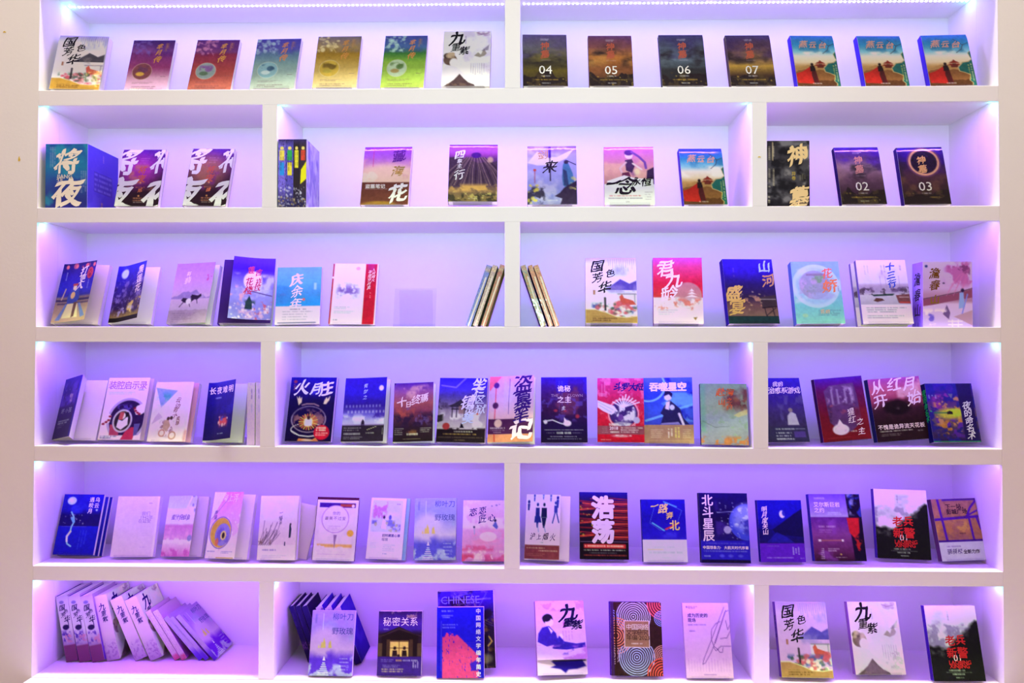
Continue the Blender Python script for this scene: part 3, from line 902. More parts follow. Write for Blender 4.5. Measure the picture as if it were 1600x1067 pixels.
ORD = ['leftmost', 'second from left', 'third from left', 'fourth from left', 'fifth from left', 'sixth from left', 'seventh from left']
P = {101: (-1.5925, 0.0366, 0.0133, 0.1769, 0.2319, 15.1203, 3.193, 0.6183, 0.03), 102: (-1.3335, 0.0341, 0.0109, 0.1572, 0.2148, 15.6541, -1.3378, 0.9239, 0.018), 103: (-1.1005, 0.0325, 0.0114, 0.1608, 0.2202, 17.8767, -2.18, 1.3432, 0.018), 104: (-0.8708, 0.0278, 0.0129, 0.165, 0.2183, 17.8433, -3.2244, 0.7474, 0.018), 105: (-0.6439, 0.0244, 0.0139, 0.1615, 0.2199, 16.2833, -2.442, 0.8475, 0.018), 106: (-0.4003, 0.0261, 0.0134, 0.1568, 0.2209, 15.7935, -2.9535, 1.29, 0.018), 107: (-0.1717, 0.0304, 0.0152, 0.1735, 0.2359, 14.6711, -1.4011, 0.5529, 0.03), 108: (0.116, 0.0266, 0.0132, 0.1601, 0.2216, 15.469, 1.9974, -0.1691, 0.018), 109: (0.3515, 0.0282, 0.0127, 0.1576, 0.2151, 15.069, 0.7572, 0.0136, 0.018), 110: (0.6128, 0.0301, 0.0122, 0.1606, 0.2214, 16.128, 1.1885, -0.3697, 0.018), 111: (0.8574, 0.0326, 0.0119, 0.161, 0.2223, 16.9115, 1.3799, -0.5555, 0.02), 112: (1.0917, 0.0376, 0.0117, 0.1553, 0.221, 16.7824, 2.3299, -0.3194, 0.025), 113: (1.3337, 0.0393, 0.0111, 0.1576, 0.2177, 16.3515, 2.0015, -0.4073, 0.025), 114: (1.5679, 0.041, 0.0106, 0.1601, 0.2246, 17.6094, -2.3511, -0.0017, 0.025), 202: (-1.3624, 0.034, -0.4104, 0.1604, 0.2277, 14.1632, -0.5347, 0.3603, 0.02), 203: (-1.1149, 0.0334, -0.4101, 0.1602, 0.2337, 15.8462, -2.0688, 1.3089, 0.02), 205: (-0.4627, 0.033, -0.4093, 0.1746, 0.2355, 15.0797, -2.5072, 0.4542, 0.022), 206: (-0.1443, 0.0182, -0.4006, 0.1755, 0.2312, 15.5376, 0.511, 0.1014, 0.025), 207: (0.1404, 0.0339, -0.4099, 0.1782, 0.2373, 15.0821, -0.4097, -0.1198, 0.022), 208: (0.4167, 0.0348, -0.4108, 0.1787, 0.2316, 14.0368, -1.9092, 0.3079, 0.02), 209: (0.6871, 0.0377, -0.4112, 0.1561, 0.2304, 16.6797, 1.8522, -0.5556, 0.025), 211: (1.2474, 0.0358, -0.4114, 0.1573, 0.2338, 16.6039, -0.8006, -0.2253, 0.02), 212: (1.4714, 0.0376, -0.4119, 0.1596, 0.2316, 15.7532, -3.2251, -0.2071, 0.022), 301: (-1.5914, 0.0465, -0.8389, 0.1749, 0.2334, 17.4298, -1.8526, 0.6061, 0.022), 302: (-1.3886, 0.0461, -0.8378, 0.155, 0.2248, 17.7825, 0.1581, 0.0844, 0.022), 303: (-1.1746, 0.0464, -0.8387, 0.162, 0.234, 17.421, -2.4109, 1.1099, 0.022), 304: (-0.9717, 0.047, -0.8383, 0.1848, 0.2541, 19.8268, 6.7031, 0.0157, 0.03), 305: (-0.7785, 0.0455, -0.8361, 0.1607, 0.2188, 14.0641, 2.4491, -1.1922, 0.022), 306: (-0.5823, 0.0458, -0.837, 0.1682, 0.2341, 15.2512, -0.1287, 0.6048, 0.022), 310: (0.3534, 0.0483, -0.8381, 0.1857, 0.2568, 18.3957, -2.5973, 0.4156, 0.045), 311: (0.5921, 0.0466, -0.8343, 0.1757, 0.2535, 15.4225, -5.2631, 0.6401, 0.04), 312: (0.8622, 0.0472, -0.8373, 0.1851, 0.249, 16.0044, 4.3453, -0.2536, 0.035), 313: (1.097, 0.0462, -0.8332, 0.1706, 0.2378, 15.3212, -1.8929, -0.2174, 0.04), 314: (1.3356, 0.0463, -0.8374, 0.1754, 0.2423, 14.9331, -1.8715, -0.1783, 0.025), 401: (-1.5976, 0.0624, -1.2573, 0.1626, 0.2277, 19.0317, -2.1152, 0.2026, 0.02), 402: (-1.4251, 0.0627, -1.2567, 0.17, 0.2318, 16.9285, -0.5082, 0.762, 0.022), 403: (-1.2387, 0.0411, -1.26, 0.1577, 0.2192, 16.374, 0.1732, 1.0003, 0.022), 404: (-1.04, 0.0315, -1.2614, 0.1392, 0.2157, 15.3989, 5.2813, 0.7689, 0.022), 406: (-0.7405, 0.0546, -1.258, 0.1715, 0.2374, 15.5604, -4.3216, 0.0746, 0.022), 407: (-0.5349, 0.0412, -1.26, 0.1651, 0.2338, 15.7193, -1.1946, 0.3438, 0.022), 408: (-0.3543, 0.0394, -1.2602, 0.1493, 0.2156, 14.0474, 4.8314, 0.2877, 0.022), 409: (-0.1879, 0.0321, -1.2592, 0.1771, 0.237, 16.815, -5.7437, 0.2624, 0.03), 410: (-0.0072, 0.026, -1.2606, 0.1684, 0.2427, 17.8861, -5.8123, -0.35, 0.028), 411: (0.1834, 0.0423, -1.2577, 0.1662, 0.2394, 15.0978, -3.8794, -0.6082, 0.03), 412: (0.3869, 0.0549, -1.2571, 0.1671, 0.2337, 13.7931, -5.7279, -0.131, 0.025), 413: (0.5562, 0.0432, -1.2589, 0.1748, 0.2401, 15.6934, -11.029, -1.3356, 0.025), 414: (0.7477, 0.0166, -1.264, 0.1627, 0.2175, 11.8614, -5.4384, 0.2771, 0.02), 415: (0.9788, 0.0675, -1.2565, 0.1761, 0.2408, 19.5897, 5.1991, -0.2901, 0.02), 416: (1.2048, 0.0826, -1.2521, 0.1745, 0.2294, 9.4481, 1.218, -4.8263, 0.028), 417: (1.4067, 0.0868, -1.2509, 0.1904, 0.2279, 9.8325, 1.7391, -4.304, 0.03), 418: (1.5839, 0.0613, -1.2536, 0.1693, 0.2135, 14.8647, 0.8896, -0.3768, 0.035), 501: (-1.6124, 0.0888, -1.6835, 0.1541, 0.2186, 17.6335, -2.5681, -0.1587, 0.016), 502: (-1.3907, 0.0797, -1.6831, 0.156, 0.2164, 15.1164, 1.1785, -0.0985, 0.02), 503: (-1.2125, 0.0875, -1.6831, 0.1505, 0.2163, 16.8026, -1.6857, -0.0465, 0.018), 504: (-1.0371, 0.061, -1.6838, 0.1584, 0.2307, 17.3774, -5.0629, 0.2065, 0.022), 505: (-0.8511, 0.056, -1.6846, 0.1432, 0.2264, 11.8842, -2.0594, -0.6798, 0.02), 506: (-0.6451, 0.0481, -1.6851, 0.1519, 0.2134, 15.3515, -2.731, 0.6015, 0.02), 507: (-0.4655, 0.0618, -1.6863, 0.1324, 0.2174, 18.232, -4.4511, 0.7019, 0.012), 508: (-0.2811, 0.0643, -1.6836, 0.1517, 0.2188, 14.6465, 1.6268, -0.2516, 0.022), 509: (-0.105, 0.0511, -1.6844, 0.1549, 0.2143, 16.3445, -0.6331, -0.0638, 0.022), 510: (0.1207, 0.0647, -1.6835, 0.161, 0.2294, 17.6257, -6.6435, 0.3774, 0.022), 511: (0.3302, 0.0755, -1.6808, 0.1751, 0.2371, 13.1294, -0.7676, 0.2621, 0.03), 512: (0.5458, 0.0554, -1.6833, 0.1583, 0.2186, 13.2568, 0.5105, -0.1054, 0.025), 513: (0.7589, 0.0472, -1.6831, 0.1737, 0.2436, 12.6981, -0.5596, 0.296, 0.028), 514: (0.9662, 0.0626, -1.6829, 0.1596, 0.2161, 11.8842, 1.0597, -0.0746, 0.025), 515: (1.1739, 0.0739, -1.6814, 0.1844, 0.2354, 14.0192, 0.2516, -0.2313, 0.028), 516: (1.4128, 0.1005, -1.6797, 0.1849, 0.2458, 11.0334, -4.3825, 0.7933, 0.028), 517: (1.6203, 0.0863, -1.6801, 0.1686, 0.2178, 15.4426, 4.905, -1.0779, 0.03), 603: (-0.6444, 0.0123, -2.0791, 0.1556, 0.2174, 14.6765, -1.2042, -0.1337, 0.022), 604: (-0.4004, 0.0161, -2.0781, 0.1569, 0.2149, 12.5372, -2.0562, -1.1084, 0.022), 605: (-0.1617, 0.0577, -2.0652, 0.2051, 0.2652, 10.7938, -5.3904, -3.766, 0.03), 606: (-0.1826, 0.0058, -2.0787, 0.1674, 0.2357, 12.111, -1.8863, -1.5779, 0.03), 607: (0.1777, 0.0183, -2.0742, 0.1791, 0.2476, 24.8634, 8.9861, 1.746, 0.035), 608: (0.4398, 0.0223, -2.0732, 0.1815, 0.2453, 12.9584, 0.0547, 0.3046, 0.035), 609: (0.6933, 0.0169, -2.0784, 0.1641, 0.2485, 16.0925, -0.0335, -0.3066, 0.02), 610: (1.0323, 0.0166, -2.0721, 0.1774, 0.2501, 17.0009, -2.7382, -0.734, 0.045), 611: (1.2969, 0.0394, -2.0687, 0.1766, 0.2427, 15.8819, 0.6594, -0.2269, 0.035), 612: (1.5551, 0.0101, -2.0781, 0.1783, 0.2476, 13.9885, -0.3161, -0.5482, 0.028)}
W_ = {}
# ---- top row
display(101, 1, P[101], guose(1), 'book with misty grey mountain, gold band and black calligraphy, leftmost on top row', 'w', back='d8c8e0')
for bid, pal, ov, acc, pet, lab, sd in (
        (102, ((0, '3f1f78'), (.22, '8a4a9c'), (.28, '7a3080'), (.55, '9a3a78'), (.75, 'd9a0c4'), (1, 'e0b0d4')), ('7a3a5a', '5a2a6a', 'e8b850', 'c08040'), 'd8944a', '7a58b8', 'purple fading to pink book with oval garden picture and hanging wisteria', 11),
        (103, ((0, '5a2880'), (.25, '7a3a78'), (.30, '8a2c50'), (.6, 'b04848'), (1, 'c06a58')), ('8aa0a0', '7a4a98', '4a6a50', 'd0c0c0'), 'e09a50', 'd88ab8', 'red-brown book with purple top, pink blossom and oval of lilac flowers', 12),
        (104, ((0, '4a40b0'), (.22, '5a58a8'), (.30, '5a7a9a'), (.55, '8aa8a4'), (1, 'b4bcac')), ('8ab4bc', '24466a', 'd8e4e0', '9ac0c8'), 'd88a5a', 'a8c0d0', 'blue fading to grey-green book with oval lake and island picture', 13),
        (105, ((0, '7a6a80'), (.2, 'a88858'), (.34, 'a07828'), (.55, 'c8a050'), (1, 'dcc48c')), ('d0a840', '6a5020', 'b8a040', 'e0c060'), 'd8904a', 'f0d8a0', 'golden yellow book with oval picture of two figures and pale blossom', 14),
        (106, ((0, '43489c'), (.22, '4a6a9a'), (.34, '3c7838'), (.5, '8ab040'), (1, 'b8cc58')), ('b8c8a8', '4a6a30', 'a88850', 'c0d0a0'), 'd88a50', 'b8d8c8', 'green book with blue top and oval picture of a figure on a lane', 15)):
    a = Art(1, seed=sd); a.g(*pal); a.n(pal[0][1], 5, .45, .25, .4, b=(0, 0, 1, .35))
    display(bid, 1, P[bid], miyue_finish(a, acc, ov, None, pet), lab, 'g', back='d8c8e8')
display(107, 1, P[107], jiuchong(1), 'white book with black brush title and small roof, under brightest part of top row', 'w', back='e0d8e4')
for bid, num, pal, sun, lab in ((108, '04', ((0, '5a4a7a'), (.3, '6a6468'), (.5, '4a4438'), (.7, '5a4c20'), (1, '201a18')), '8a7838', 'dark olive cloudy book with silver number 04, right of the centre divider'),
                                (109, '05', ((0, '6a3a6a'), (.25, '8a5050'), (.45, 'c87a3a'), (.65, '8a5030'), (1, '201818')), 'd89850', 'orange sunset sky book with silver number 05 on top row'),
                                (110, '06', ((0, '3c3468'), (.3, '5a6478'), (.5, '6a7888'), (.7, '2a2c30'), (1, '1a181c')), '7a8a94', 'dark blue-grey stormy book with silver number 06 on top row'),
                                (111, '07', ((0, '3c2a60'), (.3, '6a4a58'), (.5, '8a6450'), (.62, 'c89a40'), (.8, '3a2820'), (1, '181416')), 'b88a50', 'brown stormy book with silver number 07 and gold horizon, top row')):
    display(bid, 1, P[bid], shenmu(1, num, pal, seed=bid, sun=sun), lab, 'w', back='2a2430')
for bid, lab in ((112, 'blue sky and red cloak book, right beside the brown 07 book, top row'), (113, 'blue sky and red cloak book, middle of the three alike on top row'), (114, 'blue sky and red cloak book, rightmost on top row near the wall')):
    display(bid, 1, P[bid], yanyun(1), lab, 'w', spine='4a2fd8', back='2f2a60')

# ---- second row
a = Art(0, 48, 90, 1.5, 21)
a.g((0, '1f4f9c'), (.35, '1f6f9c'), (.6, '2a4a94'), (1, '26246c')).n('2a94a8', 3, .5, .2, .7).n('2a2a80', 3, .5, .2, .7, b=(0, .5, 1, 1))
a.T('将', .52, .28, .62, 'efe6d4', 'h').T('夜', .54, .76, .66, 'efe6d4', 'h').T('JIANG', .27, .505, .13, 'd8d0c8', 'B', 'w').T('YE', .27, .545, .13, 'd8d0c8', 'B', 'w')
a.t(.05, .12, .40, 'c8b8d0', 3, .05, .012, .6, True).t(.42, .86, .78, 'c8b8d0', 3, .05, .012, .6, True).r(.28, .575, .42, .61, 'c0b0d0', .7)
s_ = Art(2, 60, 90, 1.2, 22)
s_.g((0, '4a38e8'), (1, '3a28d8')).n('5a48f0', 4, .5, .2, .6).r(.20, .38, .80, .70, '2a1ca8', .6)
for i in range(4):
    s_.t(.22, .42 + i * .08, .80, '8a78f8', 1, .06, .022, .9)
s_.t(.08, .5, .2, 'c08ad8', 1, .1, .02, .8, True).t(.84, .46, .96, 'd88a90', 1, .1, .03, .9, True)
r_ = spine_book(2, -1.6035, .012, .152, .232, 0.0, a, 'large teal blue slipcase with huge cream calligraphy, left end of second row', .20, s_, yaw=0.0, group='boxed sets', name='book_slipcase', skin='g', skin2='g', back='1f3f80')
display(202, 2, P[202], jiangye(31, 'c03ac0'), 'purple book with huge white brush strokes and magenta glow, right beside teal slipcase', 'g', back='d0c0e0')
display(203, 2, P[203], jiangye(32, 'b8785a'), 'dark book with huge white brush strokes over brown smoke, second row left bay', 'g', back='d0c0e0')
for i, (x, w, cs, lab) in enumerate(((-.8222, .0270, ('7a68d8', 'f0d058', '2a8ae0'), 'purple wrapped spine with yellow and blue tags, leftmost of four, second row'),
                                     (-.7945, .0265, ('5a50b8', '2ea058', 'e8d040'), 'blue-violet wrapped spine with green and yellow tags, second of four'),
                                     (-.7700, .0215, ('2a2428', 'e8d838', 'e8d838'), 'black wrapped spine with tall yellow lettering, third of four, second row'),
                                     (-.7468, .0240, ('3a3038', 'd84838', 'f0e820'), 'black wrapped spine with red tag and yellow splash, rightmost of four'))):
    a = Art(0, 18, 90, 9, 40 + i)
    a.g((0, '3a2f6a'), (.1, cs[0]), (.7, cs[0]), (1, '2a2850')).n('1c1a40', 6, .55, .15, .6, sx=3)
    a.e(.5, .13, .24, .025, 'f0d070').r(.18, .16, .82, .31, cs[1])
    if i == 3:
        a.p([(.2, .45), (1, .32), (1, .58), (.1, .66)], cs[2])
    else:
        a.r(.2, .34 if i != 2 else .20, .8, .53 if i != 2 else .42, cs[2])
    a.t(.18, .36, .52, '3a3430', 2, .3, .05, .7, True).d(16, (0, .7, 1, 1), .12, 'd8d4e8', .7).d(10, (0, .85, 1, 1), .1, 'c8a850', .6)
    sd = Art(2, 40, 60, 1.5, 50 + i); sd.g((0, 'a890f0'), (1, '8a70e8')).n('c0b0f8', 4, .5, .15, .8, sx=2).n('5a40d0', 3, .6, .1, .7, sx=2)
    spine_book(2, x, .0015, w, .2425, 0.0, a, lab, .165, sd if i == 3 else None, group='wrapped set of four', skin='w', skin2='w', back='3a2f60')
a = Art(2, seed=61)
a.g((0, '8a3ac8'), (.2, 'a860c8'), (.4, 'e8b4b8'), (.6, 'f0c4b4')).e(.5, .52, .55, .20, 'f4ccb8', .9, .5).n('e0a0a8', 5, .55, .15, .6, b=(0, .2, 1, .6)).d(22, (.02, .45, .3, .62), .05, 'f0dcc8', .8).l([(.2, 0), (.21, .35)], .015, 'c83a78', .7)  # violet top is the lit ceiling's reflection, painted into the print
a.r(0, .62, 1, 1, '6e3a32').e(.4, 1.0, .35, .06, 'c89838', .7, .5).t(.08, .67, .48, 'e8d0d0', 1, .03, .014).t(.08, .735, .56, 'e8d0d0', 1, .03, .008)  # soft gold at the foot is a painted lamp glare
a.T('藏', .75, .17, .28, '5a1e8a', 'b').T('海', .74, .43, .26, 'c89a58', 'f').T('花', .77, .81, .42, 'f2e6f4', 'h').T('盗墓笔记', .13, .69, .10, 'f0e0e4', 'B', 'h')
display(205, 2, P[205], a, 'pink sky book with wide brown band and large white character, second row', 'w', back='c8b0d8')
a = Art(2, seed=62)
a.g((0, '7a2cc0'), (.1, 'b45ad0'), (.18, 'a848c0'), (.26, '6a3a88'), (.6, '5a3a58'), (1, '8a7048')).m(.26, .14, '4a3454', 2, seed=3, bot=.75)
for i in range(26):
    x0 = .55 + (i - 13) * .016; x1 = .55 + (i - 13) * .062
    a.l([(x0, .24), ((x0 + x1) / 2 + .03 * math.sin(i), .45), (x1, .72)], .016, ('a8848c', '2c2030', '7a6068')[i % 3], .75)
a.e(.56, .20, .10, .05, '4a1c90').n('d8a060', 6, .4, .15, .9, b=(0, .68, 1, .86), edge=.06).n('3a3430', 10, .45, .12, .9, b=(0, .84, 1, 1)).n('c8b070', 14, .6, .1, .7, b=(0, .8, 1, 1)).e(.85, .28, .06, .05, 'f0d0a0', .7, .6)
a.T('四', .22, .19, .21, 'f0e6f4', 'h').T('象', .22, .30, .11, 'f0e6f4', 'b').T('主', .22, .39, .11, 'f0e6f4', 'b').T('行', .22, .54, .23, 'f0e6f4', 'b').t(.40, .95, .6, 'f0e8f0', 1, .02, .008)
display(206, 2, P[206], a, 'violet volcano mountain book with white brush title and gold foreground, second row', 'w', back='d0c4e0')
a = Art(2, seed=63)
a.g((0, '8a60e0'), (.15, 'b0a0f0'), (.5, 'a8a4f0'), (.85, '8a8ce0'), (1, '9a94d8')).p([(0, .30), (.2, .10), (.4, .20), (.6, .20), (.95, .06), (.8, .22), (.5, .34), (.2, .34)], 'f6dce8', .9).n('e8d8f8', 4, .5, .2, .5)
a.p([(.72, .34), (.76, .27), (.82, .28), (.86, .36), (.92, .48), (.95, .64), (.84, .76), (.72, .68), (.70, .55)], '4a78b8').p([(.72, .40), (.80, .44), (.84, .70), (.74, .68)], '34447c').e(.79, .285, .045, .035, '342a50').l([(.80, .26), (.98, .33)], .02, '342a50')
a.p([(.55, .86), (.66, .80), (.74, .72), (.86, .66), (1, .60), (1, 1), (.66, 1), (.7, .90)], '35284c').n('35304c', 7, .42, .12, .95, b=(0, .68, .38, 1)).d(12, (0, .6, .2, 1), .03, 'e8d058', .9).d(8, (.88, .55, 1, .75), .03, 'e8d880', .8)
a.l([(.455, .02), (.465, .60)], .022, '2a2040').l([(.455, .03), (.455, .2)], .05, '4a20a0').T('剑', .32, .16, .22, 'c89070', 'f').T('来', .47, .37, .30, '241c30', 'b').t(.44, .15, .66, 'b04a5a', 1, .05, .014, .8, True).e(.15, .42, .03, .02, 'c04040').t(.4, .93, .62, 'd8d0f0', 1, .02, .012)
display(207, 2, P[207], a, 'lavender book with robed swordsman on a cliff and dark sword stroke, second row', 'w', back='c8bce8')
a = Art(2, seed=64)
a.g((0, 'c868c8'), (.2, 'd880c0'), (.45, 'e8a4a8'), (.64, 'c88a98'), (.66, 'eee4f4'), (1, 'e8def4')).n('f0b8a8', 4, .5, .2, .7, b=(0, .1, 1, .6)).n('8a4a98', 5, .6, .1, .6, b=(.4, .4, 1, .66))
a.p([(.42, .24), (.56, .22), (.62, .34), (.56, .46), (.44, .42)], '4a2c60').e(.50, .16, .08, .06, 'f0d0dc').e(.50, .11, .09, .05, '5a2c90').l([(.56, .10), (.7, .18), (.82, .28), (.84, .38)], .05, '7a4ab0').l([(.44, .28), (.32, .38), (.36, .46)], .04, 'e8c0d0').p([(.36, .46), (.5, .44), (.56, .60), (.34, .60)], '6a2a50').l([(.58, .3), (.75, .4)], .04, 'f0d4d8')
a.e(.66, .44, .06, .06, 'fbe8b8', .9, .8).p([(.86, .42), (1, .36), (1, .66), (.84, .6)], '3a2450').p([(.05, .60), (.40, .50), (.62, .55), (.98, .57), (.98, .66), (.6, .72), (.4, .80), (.1, .68)], 'f4eef8', .95)
a.T('一', .18, .64, .30, '1c141c', 'h').T('念', .44, .68, .42, '1c141c', 'b').T('永', .64, .61, .19, '1c141c', 'b').T('恒', .84, .62, .20, '1c141c', 'b')
a.t(.08, .85, .74, 'c84a58', 1, .03, .012).t(.08, .89, .76, '4a3a60', 1, .03, .010).t(.80, .79, .96, '6a5a80', 4, .04, .008, .6).t(.42, .95, .52, '5a4a70', 1, .02, .009)
display(208, 2, P[208], a, 'pink book with dancing figure and white lower third with black brush title', 'w', back='e0d0ec')
display(209, 2, P[209], yanyun(2, 4), 'blue sky and red cloak book on second row, right end of middle bay', 'w', spine='4a2fd8', back='2f2a60')
a = Art(0, 48, 90, 1.55, 65)
a.g((0, '2a262c'), (.5, '4a464c'), (1, '1c1a20')).n('8a8488', 3, .52, .15, .7, sx=.7).n('b8b0ac', 4, .6, .12, .6, b=(.3, .3, 1, .7)).n('141218', 4, .5, .15, .8)
a.T('神', .74, .22, .44, 'e8cc94', 'h').T('墓', .78, .86, .46, 'e8cc94', 'h').T('异卷', .66, .5, .09, 'c8b040', 's').r(.20, .02, .215, .30, 'e0c890').t(.08, .14, .3, 'c8b898', 2, .09, .018, .8, True).t(.42, .14, .75, 'c8b898', 2, .09, .016, .8, True).t(.84, .13, .96, 'd8c8a8', 1, .05, .018, .9, True).t(.5, .8, .62, '8a8060', 3, .05, .014, .7, True)
spine_book(2, .9652, .014, .1640, .2340, 0.0, a, 'black marbled slipcase with large gold characters beside the right divider, second row', .19, group='boxed sets', name='book_slipcase', skin='m', back='1c1820')
display(211, 2, P[211], shenmu(2, '02', ((0, '3a10a0'), (.2, '5a3a78'), (.35, '9a7a90'), (.55, '6a4a5c'), (.8, '3a2438'), (1, '1e141c')), 'd08a80', 66, '8a6a70'), 'dark mauve cloudy book with silver number 02, second row right bay', 'w', spine='2a0f80', back='2a2030')  # violet at the top is a painted reflection of the ceiling
a = shenmu(2, '03', ((0, '3008a0'), (.25, '2a1458'), (.5, '4a2c38'), (1, '1e1418')), 'e0a868', 67, None)  # blue-violet top: ceiling reflection painted on a black cover
a.ring(.55, .27, .31, .12, '6a3a60', .8).ring(.55, .27, .31, .045, 'e8b078', .9).e(.55, .27, .285, .20, '1c1030').n('6a4434', 4, .5, .2, .7, b=(0, .5, 1, 1)).m(.86, .1, '1c1418', 5)
display(212, 2, P[212], a, 'dark book with glowing eclipse ring and silver number 03, rightmost on second row', 'w', spine='2a0f80', back='2a2030')

# ---- third row
a = Art(3, seed=71)
a.g((0, '1a1060'), (.2, '2418a0'), (.45, '2a28d0'), (.56, '2a2aa8'), (.6, '8a6878'), (1, 'c89a98')).d(4, (.05, .03, .95, .08), .06, 'd85a68', .9)
for x in (.12, .40, .72, .94): a.e(x, .06, .04, .035, 'e06a70')
a.r(0, .62, 1, .66, '3a2c60').r(.05, .68, 1, .71, '5a4468').p([(.38, .45), (.62, .45), (.68, .62), (.60, .70), (.32, .70), (.30, .6)], '3444b8').e(.48, .43, .06, .045, 'f0d0c8').r(.40, .36, .56, .40, 'c04a48').e(.46, .56, .07, .06, 'e8b488').p([(.34, .70), (.66, .70), (.74, .94), (.24, .94)], 'ecd8c0').p([(.28, .70), (.34, .70), (.2, .97), (.08, .97)], '6a78d8').p([(.68, .70), (.74, .70), (.96, .92), (.84, .95)], '6a78d8').p([(.54, .68), (.64, .68), (.62, .92), (.54, .94)], '6a4440').l([(.2, .44), (.14, .62)], .03, 'd0a0a8')
a.T('打', .66, .16, .22, 'f0e8f8', 'b').T('更', .66, .29, .19, 'f0e8f8', 'b').T('人', .62, .40, .24, 'f0e8f8', 'b').e(.86, .20, .09, .10, 'c83a50').T('大奉', .86, .16, .10, '5a1030', 's').t(.15, .14, .3, 'd8d0f0', 1, .05, .012, .8, True).t(.32, .86, .48, 'd0c0e8', 1, .05, .014, .7, True)
display(301, 3, P[301], a, 'dark blue book with robed lantern-lit figure, cover part open, leftmost on third row', 'g', flap=lambda w, h: hinge(w, h, w * .88, 17, top=.002, bot=.004), body='d8b8d8', spine='8a3a40')
a = Art(3, seed=72)
a.g((0, '2418c0'), (.3, '2a1ca8'), (.55, '34207c'), (.8, '4a3048'), (.92, '8a6848'), (.93, '14101c'), (1, '14101c')).e(.24, .15, .12, .085, 'd8e0fa', .9, .35).n('8a6ad0', 8, .52, .12, .8, b=(0, .25, 1, .85)).n('201060', 7, .5, .15, .7, b=(0, .35, 1, .9)).n('d8a870', 9, .5, .12, .9, b=(.5, .6, 1, .9)).n('b8a0e8', 12, .55, .1, .8, b=(.1, .72, .75, .93)).r(0, .93, 1, 1, '120e18')
a.T('黑莲花', .82, .14, .22, 'f2ecfa', 'b', step=1.05)
display(302, 3, P[302], a, 'night-blue moon and blossom book, cover swung well open, third row', 'g', flap=lambda w, h: hinge(w, h, w * .93, 27, top=.002, bot=.004), body='e4dcf2', spine='3a2a80')
a = Art(3, seed=73)
a.g((0, 'a878d8'), (.3, 'c890d8'), (.6, 'd0a8e0'), (.8, 'c0a0d8'), (1, 'b898c8')).m(.52, .14, '8a70c0', 3, seed=4, bot=.6, a=.8).n('d8b8e8', 4, .5, .2, .8, b=(0, .5, 1, .75)).m(.80, .05, 'a888b8', 4, seed=9)
for x, y, s in ((.42, .62, 1.0), (.62, .57, .8)):
    a.p([(x - .16 * s, y), (x - .12 * s, y - .04), (x + .08 * s, y - .02), (x + .18 * s, y - .05), (x + .20 * s, y - .01), (x + .08 * s, y + .05), (x - .08 * s, y + .04)], '2a1c3a').l([(x - .1 * s, y + .04), (x - .18 * s, y + .11)], .018, '2a1c3a').l([(x + .06 * s, y + .04), (x + .1 * s, y + .11)], .018, '4a3a60')
a.e(.46, .64, .07, .05, 'e8d8f4')
a.T('有', .34, .18, .13, 'f6eefc', 'f').T('翡', .34, .29, .17, 'f6eefc', 'f').t(.10, .84, .7, '6a5080', 4, .03, .009, .6).d(6, (.85, .2, 1, .3), .02, 'c04a90')
display(303, 3, P[303], a, 'lilac book with galloping ink horses, cover slightly ajar, third row left', 'm', flap=lambda w, h: hinge(w, h, w * .96, 9, top=.002), body='d8c4e8', spine='9a78c8')
a = Art(3, seed=74)
a.g((0, '3a18c8'), (.2, '3a14b8'), (.35, '6a58d8'), (.55, '9a94e8'), (1, '8a84e0')).n('d8d0fa', 4, .45, .2, .8, b=(0, .25, 1, .7)).e(.50, .38, .22, .155, 'f2ecfa', .95, .15).n('e8a8c0', 8, .5, .12, .9, b=(0, .45, .4, .8)).n('e0b0d8', 9, .48, .12, .9, b=(.2, .8, 1, 1)).n('c85a78', 12, .6, .1, .9, b=(.55, .7, 1, 1)).d(40, (0, .75, 1, 1), .025, 'f4dce8', .9).l([(.5, .55), (.98, .62)], .02, '4a3478').p([(.38, .72), (.45, .62), (.52, .72), (.54, .84), (.36, .84)], '1c3440').n('2a4448', 9, .5, .1, .9, b=(.32, .68, .62, .86))
a.T('花', .42, .40, .19, 'c83060', 'b').T('楼', .42, .54, .21, 'c83060', 'b').T('莲', .44, .21, .17, 'd03a70', 'b').T('吉', .62, .24, .16, 'd03a70', 'b').T('祥', .64, .39, .15, 'c83060', 'b').T('纹', .62, .49, .17, 'c83060', 'b')
display(304, 3, P[304], a, 'purple-covered book half wrapped by floral moon dust jacket, third row left', 'g', flap=lambda w, h: hinge(w, h, w * .80, 13, right=True, top=.006, bot=.012, curl=.9), body='3a1c70', spine='3010a0', hard=True)
a = Art(3, seed=75)
a.g((0, '6aa0e4'), (.3, '5aa4ec'), (.45, '4a90e0'), (.68, '2894f0'), (.69, 'e8d4ec'), (1, 'ecdcf0')).n('3a80d8', 3, .5, .15, .7, b=(0, .3, 1, .68), sx=.5).m(.42, .22, '5a78c8', 3, seed=5, a=.5, bot=.5).r(0, .69, 1, 1, 'e9d6ee').e(.62, .57, .035, .025, 'd86a80').r(.06, .965, .92, .98, '5a5a98').n('c8a890', 9, .5, .1, .9, b=(.06, .965, .92, .98), edge=.01)
a.T('庆余年', .46, .22, .27, 'f4f2fc', 'b', step=1.05).T('庆', .44, .22, .28, 'f4f2fc', 'b').r(.84, .28, .90, .40, 'b8d0f4', .8, 2).t(.32, .74, .70, '5a4a68', 1, .03, .013).t(.16, .78, .84, '6a5a78', 4, .045, .009, .6)
display(305, 3, P[305], a, 'sky-blue book with white calligraphy over a pink lower band, third row', 'm', back='d8d0e8')
a = Art(3, seed=76)
